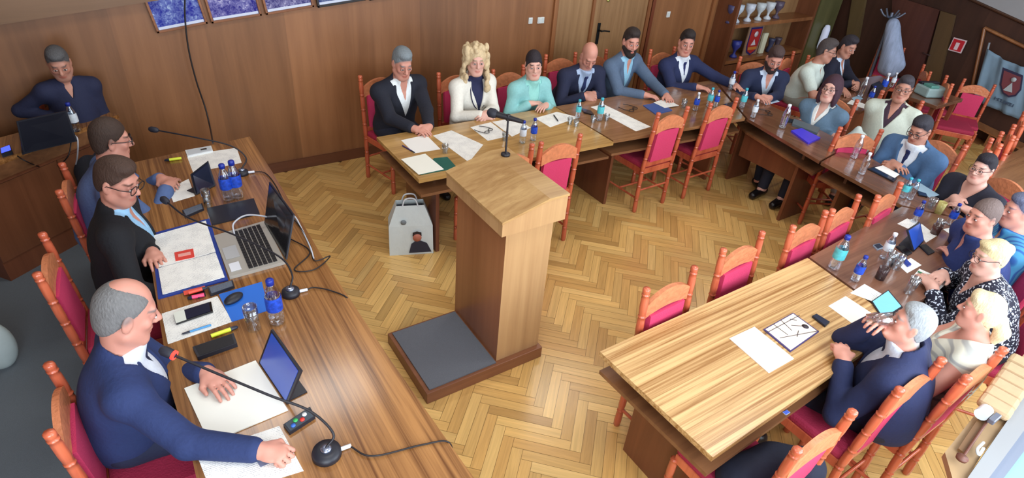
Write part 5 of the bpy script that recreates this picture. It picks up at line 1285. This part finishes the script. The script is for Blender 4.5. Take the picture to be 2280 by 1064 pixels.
# ---------------- background behind the far table
bt=[U(*p,.75) for p in ((1846,208),(1890,240),(1916,249),(1940,236),(1968,206),(1990,186),(1960,168),(1900,176))]
c=np.mean(bt,0); o=empty('round_ended_table',(c[0],c[1],0),0,'dark round-ended table behind the blue notebook table','table')
MB().prism([q2(p-c) for p in bt],.722,.75).build('tabletop',tw_B,o); MB().box((0,0,.36),(.25,.05,.36)).build('leg_panel',legM,o)
for i,(b_,t_,l) in enumerate((((1914,216),(1926,168),'leftmost tall bottle on the round-ended table'),((1934,228),(1942,188),'second bottle from the left on the round-ended table'),((1962,206),(1976,160),'third bottle on the round-ended table, by the red chairs'),((1984,194),(1996,165),'bottle beside the head of the man in cream blazer'))):
    bottle(b_,t_,'white' if i!=1 else 'blue',('none','blue','blue','white')[i],l)
S([(1886,230),(1896,222),(1934,234),(1926,242)],'pale printed placard on the rim of the round-ended table',paperP)
S([(1850,206),(1872,200),(1884,208),(1862,214)],'white papers before the man in white shirt',paperW); S([(1896,218),(1912,212),(1922,220),(1904,226)],'grey leaflet near the tall bottles',mat('paper_steel',(150,180,200),.6))
gadget([(1940,188),(1958,180),(1968,192),(1950,200)],'round-looking dark case among the background bottles',darkp,mat('case_navy',(30,36,56),.5),'dark_case','case',th=.10,face='lid')
# white machine on small table at right
p=U(2068,212,.72); o=empty('side_table',(p[0],p[1],0),0,'small dark side table carrying the pale printer','table'); MB().box((0,0,.70),(.30,.24,.02),None,0,.004).build('tabletop',tw_B,o)
for sx in (-1,1):
    for sy in (-1,1): MB().box((sx*.25,sy*.19,.34),(.02,.02,.34)).build('leg',legM,o)
o=empty('printer',(p[0],p[1],.722),-.4,'pale teal-grey printer on the side table behind the cream blazer','printer')
o.scale=(.6,.6,.6); MB().box((0,0,.09),(.22,.17,.09),None,0,.03).build('body',mat('printer_pale',(150,176,176),.5),o); MB().box((-.10,-.06,.20),(.09,.10,.025),None,0,.01).build('lid',mat('printer_green',(90,150,140),.4),o); MB().box((.0,.12,.20),(.20,.05,.02),None,0,.01).build('tray',darkp,o)
# chairs in the background
chair(*U(1958,196,.30)[:2],PI-.9,'left of two small red-backed chairs in front of the coat stand',sc=.85)
chair(*U(1992,186,.30)[:2],PI-.9,'right of two small red-backed chairs in front of the coat stand',sc=.85)
chair(*U(2108,338,0)[:2],PI/2+.45,'big red-seated chair standing before the flag niche',sc=.85)
chair(*U(2050,285,.15)[:2],.39+PI+.28,'tilted-looking red chair behind the man in cream blazer',sc=.9)
chair(*U(2095,330,.15)[:2],.39+PI+.2,'tall red chair behind the man in blue-grey blazer',sc=.95)
chair_px((1888,278),(1950,292),'chair turned to the round-ended table with its wide red back',z=.98,rz=-.55)
rt=[U(*p,.75) for p in ((2188,392),(2215,362),(2300,316),(2420,420),(2300,500),(2240,460))]
c=np.mean(rt,0); o=empty('long_table',(c[0],c[1],0),0,'brown table at the right edge with a row of red chairs beyond it','table'); MB().prism([q2(p-c) for p in rt],.722,.75).build('tabletop',tw_A2,o); MB().box((0,0,.36),(.3,.04,.36)).build('leg_panel',legM,o)
for i,p in enumerate(((2198,330),(2222,315),(2250,298),(2274,268))):
    chair_px(p,(p[0]+16,p[1]-14),('first','second','third','fourth')[i]+' red chair from the left beyond the brown table at the right edge',z=.97,rz=PI+.35,group='red chairs beyond the right-edge table')
o=MB().lathe([(0,0),(.035,0),(.05,.05),(.05,.30),(.03,.36),(0,.37)],(0,0,0),14).build('rolled_banner',mat('banner_white_glow',(215,225,250),.5,emit=.15)); o.location=U(1824,112,YW-.40,1); MB().tube([(0,0,.01),(0,0,-o.location[2]+.01)],.012,8).build('pole',mat('pole_pale',(120,130,140),.4),o); tag(o,'narrow white and blue rolled banner against the green-lit wood column','banner'); MB().lathe([(.052,.04),(.053,.05),(.053,.30),(.05,.31)],(.012,.006,0),14,cap=False).build('blue_edge',mat('banner_blue',(30,40,150),.5),o)  # banner white given a faint glow to look bright, it is no lamp
# vacuum flask on the wall-side panel
bottle((1625,200),(1625,160),'blue','white','dark-capped bottle standing behind the outstretched arm',h=.2)
# white round bag hanging on the turned chair
o=sdf_mesh('handbag',[('u',E(U(1903,318,.62),(.13,.10,.12)),0),('u',E(U(1908,296,.72),(.04,.04,.07)),.03)],.01,mat('bag_cream',(206,220,214),.6,noise=.15,scale=30),origin=U(1903,318,.5)); o.location=U(1903,318,.5); tag(o,'round white bag on the turned chair behind the clear bottles','bag')
# dark coat lying over the lower right chair seat
cc_=U(1715,1030,.5)
o=sdf_mesh('folded_coat',[('u',Cc(U(1640,1062,.50),U(1720,1030,.52),.09,.08),0),('u',Cc(U(1720,1030,.52),U(1790,1040,.55),.08,.09),.05),('u',E(U(1690,1075,.47),(.16,.14,.07)),.05)],.012,mat('coat_navy',(24,30,50),.85,noise=.2,scale=20,bump=.5),origin=cc_); o.location=cc_; tag(o,'dark navy coat lying on the seat of the lower right chair','coat')
# ------------------------------------------------------------------ the people
def HP(px,top,z=.785,back=.055):
    p=np.array(U(*px,z)); d=np.array([top[0]-p[0],top[1]-p[1],0]); return p+nrm(d)*back
def sit(head,z,phi,hands=None,hz=(.785,.785),chairlab=None,chair_rz=None,**k):
    top=U(*head,z); ph=math.radians(phi)
    hd=None
    if hands is not None: hd=tuple(None if h is None else (HP(h,top,hz[i]) if len(h)==2 else np.array(h)) for i,h in enumerate(hands))
    o,inf=person(top=top,phi=ph,hands=hd,**k)
    if chairlab:
        P=inf['P']; f=np.array([math.cos(ph),math.sin(ph)]); rz=(ph-PI/2) if chair_rz is None else chair_rz
        chair(P[0]+f[0]*.03,P[1]+f[1]*.03,rz,chairlab)
    return o,inf
deg=math.radians
LQ=1.0
# --- presidium desk, facing +x
sit((292,622),1.27,0,hands=((598,1020),(490,832)),label='person with grey receding hair in a navy suit speaking into the desk microphone',
    hyaw=.05,pitch=-.34,lean=.08,w=1.02,fat=.35,s=1.05,res=.0052,skin='pink',jacket=(36,52,98),shirt=(220,228,240),tie=(26,32,60),
    hair='receding',haircol=(112,112,112),hpose=('fist','rest'),trousers=(30,38,66))
sit((262,352),1.28,-8,hands=((-.02,2.82,.66),(346,572)),hz=(.74,.77),label='person in black suit and black glasses reading a blue binder',
    hyaw=-.50,pitch=-.30,lean=.05,w=1.05,fat=.3,res=.0056,skin='pink',jacket=(17,19,26),shirt=(150,196,232),
    hair='short',haircol=(66,46,36),glasses='thick',stubble=.25,hpose=('rest','rest'),trousers=(18,20,28))
sit((240,260),1.25,2,hands=((392,418),(378,392)),label='person in grey-blue jacket with thin glasses writing at the far end of the desk',
    hyaw=.05,pitch=-.15,lean=.12,w=1.08,fat=.3,res=.0065,skin='pink',jacket=(82,104,150),shirt=(180,214,240),
    hair='crop',haircol=(58,42,34),glasses='thick',hpose=('rest','rest'),trousers=(30,34,50))
sit((118,108),1.37,-82,hands=((100,262),(150,250)),hz=(.88,.88),label='person in dark navy shirt looking down at a black laptop',
    hyaw=-.15,pitch=-.42,lean=.03,w=.76,hsc=1.08,res=.008,skin='mid',clothes='shirt',jacket=(30,36,66),hair='short',haircol=(84,84,86),stubble=.2,seatz=.66,s=.80,trousers=(24,26,36),chairlab='chair of the operator behind the black laptop')
# --- row along the wall, facing -y
sit((900,108),1.30,-78,hands=((922,292),(962,288)),label='person with grey hair, black jacket and white shirt at the row end',
    chairlab='chair of the man with black jacket at the left end of the wall-side row',hyaw=-.22,pitch=-.36,lean=.12,w=1.08,res=.0066,skin='pink',jacket=(26,30,44),shirt=(232,238,240),hair='short',haircol=(122,132,138),hpose=('rest','clasp'),trousers=(34,38,56))
sit((1062,100),1.30,-84,hands=((1078,262),(1090,258)),label='person with long curly blonde hair in a cream blazer with dark edging',
    chairlab='chair of the woman with cream blazer',hyaw=-.38,pitch=-.10,lean=.08,w=.92,s=.95,res=.007,skin='pale',jacket=(226,224,214),shirt=(34,38,74),trim=(28,32,70),hair='curly',haircol=(206,184,146),hpose=('clasp','clasp'),trousers=(226,224,214))
sit((1190,112),1.25,-86,hands=((1178,236),(1228,238)),label='person with dark tied hair and a mint green jacket, arms folded on the table',
    chairlab='chair of the woman in mint green',hyaw=-.5,pitch=-.08,roll=.06,lean=.14,w=.88,s=.93,res=.007,skin='pale',clothes='suit',jacket=(138,196,196),shirt=(150,214,206),hair='tied',haircol=(34,26,34),hpose=('rest','rest'),trousers=(40,44,60))
sit((1322,103),1.22,-96,hands=((1300,218),(1330,214)),label='bald person in a navy suit bending down over clasped hands',
    chairlab='chair of the bald man',hyaw=-.2,pitch=-.60,lean=.24,w=1.05,res=.007,skin='pink',jacket=(28,34,62),shirt=(170,190,220),tie=(34,46,92),hair='bald',haircol=(120,92,80),stubble=.35,hpose=('clasp','clasp'),trousers=(24,28,48))
sit((1413,62),1.33,-78,hands=((1440,216),(1494,216)),label='person with dark beard in a grey-blue tweed blazer and light blue shirt',
    chairlab='chair of the bearded man with tweed blazer',hyaw=-.5,pitch=-.16,lean=.16,w=1.1,res=.0072,skin='pink',jacket=(84,104,130),shirt=(146,196,222),hair='short',haircol=(44,34,32),beard=(38,28,26),hpose=('rest','rest'),trousers=(40,48,70))
sit((1538,66),1.27,-92,hands=((1556,198),(1648,192)),label='person in navy suit and dark tie stretching one arm along the table',
    chairlab='chair of the man with the outstretched arm',hyaw=-.55,pitch=-.12,roll=-.05,lean=.08,w=1.08,res=.0075,skin='pink',jacket=(34,44,84),shirt=(226,234,244),tie=(28,38,96),hair='short',haircol=(38,30,30),hpose=('rest','rest'),trousers=(24,28,46))
sit((1737,106),1.22,-120,hands=((1680,218),(1716,222)),label='person with brown hair and beard in a dark navy suit at the far table corner',
    chairlab='chair of the bearded man at the far table corner',hyaw=-.15,pitch=-.42,lean=.14,w=1.0,res=.008,skin='pink',jacket=(30,40,72),shirt=(200,216,236),hair='short',haircol=(70,52,50),beard=(52,38,36),hpose=('rest','clasp'),trousers=(22,26,44),
    knee=((5.2,3.1,.5),(5.45,3.25,.5)))
# --- far table, facing -x
sit((1863,166),1.20,186,hands=((5.42,2.62,.70),(5.45,2.95,.70)),label='person with dark bobbed hair and glasses in a grey jacket and white blouse',
    chairlab='chair of the woman with dark bobbed hair',hyaw=.1,pitch=.05,lean=-.02,w=.9,s=.93,res=.008,skin='pale',jacket=(94,122,146),shirt=(232,238,236),hair='bob',haircol=(62,34,48),glasses='thin',hpose=('rest','rest'),trousers=(30,34,50))
sit((2057,260),1.20,172,hsc=.88,hands=((1972,362),(1998,376)),label='person with glasses in a blue-grey blazer and dark tie reading a tablet',
    chairlab='chair of the man with blue-grey blazer and dark tie',hyaw=.1,pitch=-.38,lean=.14,w=1.05,res=.0076,skin='mid',jacket=(70,104,144),shirt=(222,232,244),tie=(28,36,84),hair='short',haircol=(40,38,48),glasses='thick',hpose=('rest','clasp'),trousers=(26,30,46))
sit((2206,343),1.16,158,hsc=.86,hands=((2108,438),(2162,478)),label='person with short black hair and glasses in a black v-neck top reaching forward',
    chairlab='chair of the woman with black v-neck top',hyaw=.25,pitch=-.02,lean=.10,w=.98,s=.95,res=.0076,skin='pale',clothes='tee',collar=False,sleeve='short',jacket=(28,30,46),hair='short',haircol=(24,20,32),glasses='thin',hpose=('clasp','rest'),trousers=(26,26,40))
# --- right-hand row, facing +y
sit((2208,443),1.22,130,hsc=.84,hands=((2150,548),(2142,575)),label='person with short greying hair in a dark navy shirt leaning on the table',
    chairlab='chair of the man with dark navy shirt',hyaw=.42,pitch=-.10,lean=.16,w=1.15,fat=.7,res=.0068,skin='pink',clothes='shirt',jacket=(34,52,108),hair='crop',haircol=(104,88,84),hpose=('fist','rest'),trousers=(22,26,44))
sit((2290,432),1.18,120,hsc=.84,hands=((2225,560),(2240,580)),label='person seen from behind in a teal striped shirt at the right edge',
    hyaw=.3,pitch=-.05,lean=.1,w=1.1,fat=.5,res=.0085,skin='pink',clothes='shirt',jacket=(70,140,190),hair='short',haircol=(90,96,120),trousers=(40,80,140),
    pattern='stripe')
sit((2222,533),1.18,122,hsc=.80,hands=((2092,598),(2052,632)),label='person with pulled-back blonde hair and glasses in a black and white patterned blouse',
    chairlab='chair of the woman with black and white patterned blouse',hyaw=.38,pitch=-.14,lean=.16,w=1.02,fat=.3,s=.98,res=.0062,skin='pale',clothes='shirt',collar=False,jacket=(20,22,44),hair='bun',haircol=(206,190,146),glasses='thin',hpose=('rest','rest'),trousers=(18,20,36),pattern='dots')
sit((2212,652),1.16,110,hsc=.80,hands=((2.93,.84,.70),(2.80,.76,.70)),label='person with blonde ponytail in a sleeveless cream striped dress',
hyaw=-.02,pitch=.02,lean=-.04,w=.94,s=.97,res=.0062,skin='pink',clothes='dress',collar=False,sleeve='none',jacket=(214,214,196),hair='ponytail',haircol=(222,204,164),hpose=('clasp','clasp'),trousers=(206,204,190),pattern='dress')
def headpt(head,z,phi,hyaw,pitch,hsc,v,s_=1.):
    top=np.array(U(*head,z)); hs=s_*1.08*hsc; hv=np.array([.91,.90,1.10])*hs; a=deg(phi)+hyaw
    H=frame([math.cos(a)*math.cos(pitch),math.sin(a)*math.cos(pitch),math.sin(pitch)]); hc=top-H[:,2]*.121*hv[2]; return hc+H@(np.array(v)*hv),H
gp,GH=headpt((2062,684),1.17,104,.30,.16,.78,(0,.150,-.045))
sit((2062,684),1.17,104,hsc=.78,hands=(tuple(gp+GH@np.array([.075,-.03,-.045])),(1852,800)),hz=(1.10,.79),label='person with grey hair in a navy suit drinking from a glass',
hdir=(tuple(GH@np.array([-.75,.35,.35])),None),hyaw=.30,pitch=.16,lean=.05,w=1.08,fat=.3,res=.0056,skin='pink',jacket=(26,36,74),shirt=(206,216,230),tie=(30,34,60),hair='short',haircol=(150,156,160),hpose=('raise','fist'),trousers=(22,26,44),pole=(.35,.25))
# --- behind
sit((2025,168),1.22,196,hands=((1958,252),(1990,300)),hz=(.80,.62),label='person in a cream blazer and dark t-shirt with glasses sitting turned sideways',
    chairlab='chair with red back half hidden by the man with cream blazer',hyaw=.1,pitch=.02,lean=-.05,w=.98,s=.92,res=.0085,skin='mid',jacket=(204,214,200),shirt=(64,44,60),hair='short',haircol=(60,56,64),glasses='thin',hpose=('rest','rest'),trousers=(190,196,196))
sit((1855,86),1.24,-75,hands=((1868,200),(1888,205)),label='person with glasses in a white short-sleeved shirt at the far table',
    chairlab='chair of the man with white short-sleeved shirt',hyaw=.2,pitch=-.12,lean=.12,w=1.08,s=.95,fat=.4,res=.0085,skin='mid',clothes='shirt',sleeve='short',jacket=(208,222,214),hair='short',haircol=(70,62,62),glasses='thin',trousers=(150,150,140))
sit((1903,80),1.26,-80,hands=((1900,190),(1915,190)),hz=(.82,.82),label='person in dark suit and pale shirt with hands together at the far table',
    chairlab='chair of the man with dark suit at the far table',hyaw=-.3,pitch=-.25,lean=.05,w=.98,s=.92,res=.0088,skin='mid',jacket=(22,26,48),shirt=(196,214,236),hair='short',haircol=(38,34,44),hpose=('clasp','clasp'),trousers=(22,26,44))

chair_px((2016,866),(2085,805),'chair of the grey-haired man drinking from a glass',rz=0.0)
chair_px((2166,838),(2222,783),'chair of the blonde woman with sleeveless dress',rz=0.0)
chair_px((1789,1005),(1885,918),'empty outer chair with a dark coat, at the lower right',rz=0.0)

axg=nrm(GH@np.array([0,-.62,.45])); up2=nrm(np.cross(GH[:,0],axg)); RG=np.stack([GH[:,0],-up2,axg],1)
if np.linalg.det(RG)<0: RG[:,0]*=-1
o=empty('drinking_glass',gp,0,'glass of water held to the mouth by the grey-haired man','glass')
MB().lathe([(0,-.046),(.026,-.046),(.027,-.05),(.028,-.05),(.033,.055),(.031,.055),(.025,-.04),(0,-.04)],(0,0,0),18,0,RG,cap=False).build('tumbler',GLS,o)
MB().lathe([(0,-.044),(.0245,-.044),(.027,0),(0,0)],(0,0,0),16,0,RG).build('water',clearw,o)
chair_px((99,811),(123,972),'chair behind the speaking man in the left foreground',rz=-PI/2)
chair_px((104,520),(73,617),'chair behind the man with black suit and glasses at the desk',rz=-PI/2-.05)
chair_px((139,367),(131,428),'chair behind the man in grey-blue jacket at the desk',rz=-PI/2-.05)
# ------------------------------------------------------------------ light
def area(name,loc,rot,sx,sy,e,col=(1,1,1)):
    l=bpy.data.lights.new(name,'AREA'); l.shape='RECTANGLE'; l.size=sx; l.size_y=sy; l.energy=e; l.color=col
    o=bpy.data.objects.new(name,l); COL.objects.link(o); o.location=loc; o.rotation_euler=rot; return o
for i,(x,e) in enumerate(((-.6,56),(2.05,52),(4.15,46),(6.25,34),(8.2,18))):
    area('window_light',(x,-.42,1.75),(math.radians(82),0,0),1.7,1.7,e,(.86,.93,1.0))
for x in (.6,3.4,6.2):
    for y in (1.4,3.8): area('ceiling_fill',(x,y,2.97),(0,0,0),1.2,.5,13 if x<5 else 8,(1,.97,.92))  # unseen overhead fill lights, added to brighten the room
w=bpy.data.worlds.new('world'); SC.world=w; w.use_nodes=True; bg=w.node_tree.nodes['Background']; bg.inputs[0].default_value=(.72,.83,1,1); bg.inputs[1].default_value=1.0
SC.view_settings.view_transform='Standard'; SC.view_settings.look='None'; SC.view_settings.exposure=.38
SC.cycles.max_bounces=6; SC.cycles.diffuse_bounces=3; SC.cycles.glossy_bounces=3; SC.cycles.transmission_bounces=4; SC.cycles.transparent_max_bounces=10
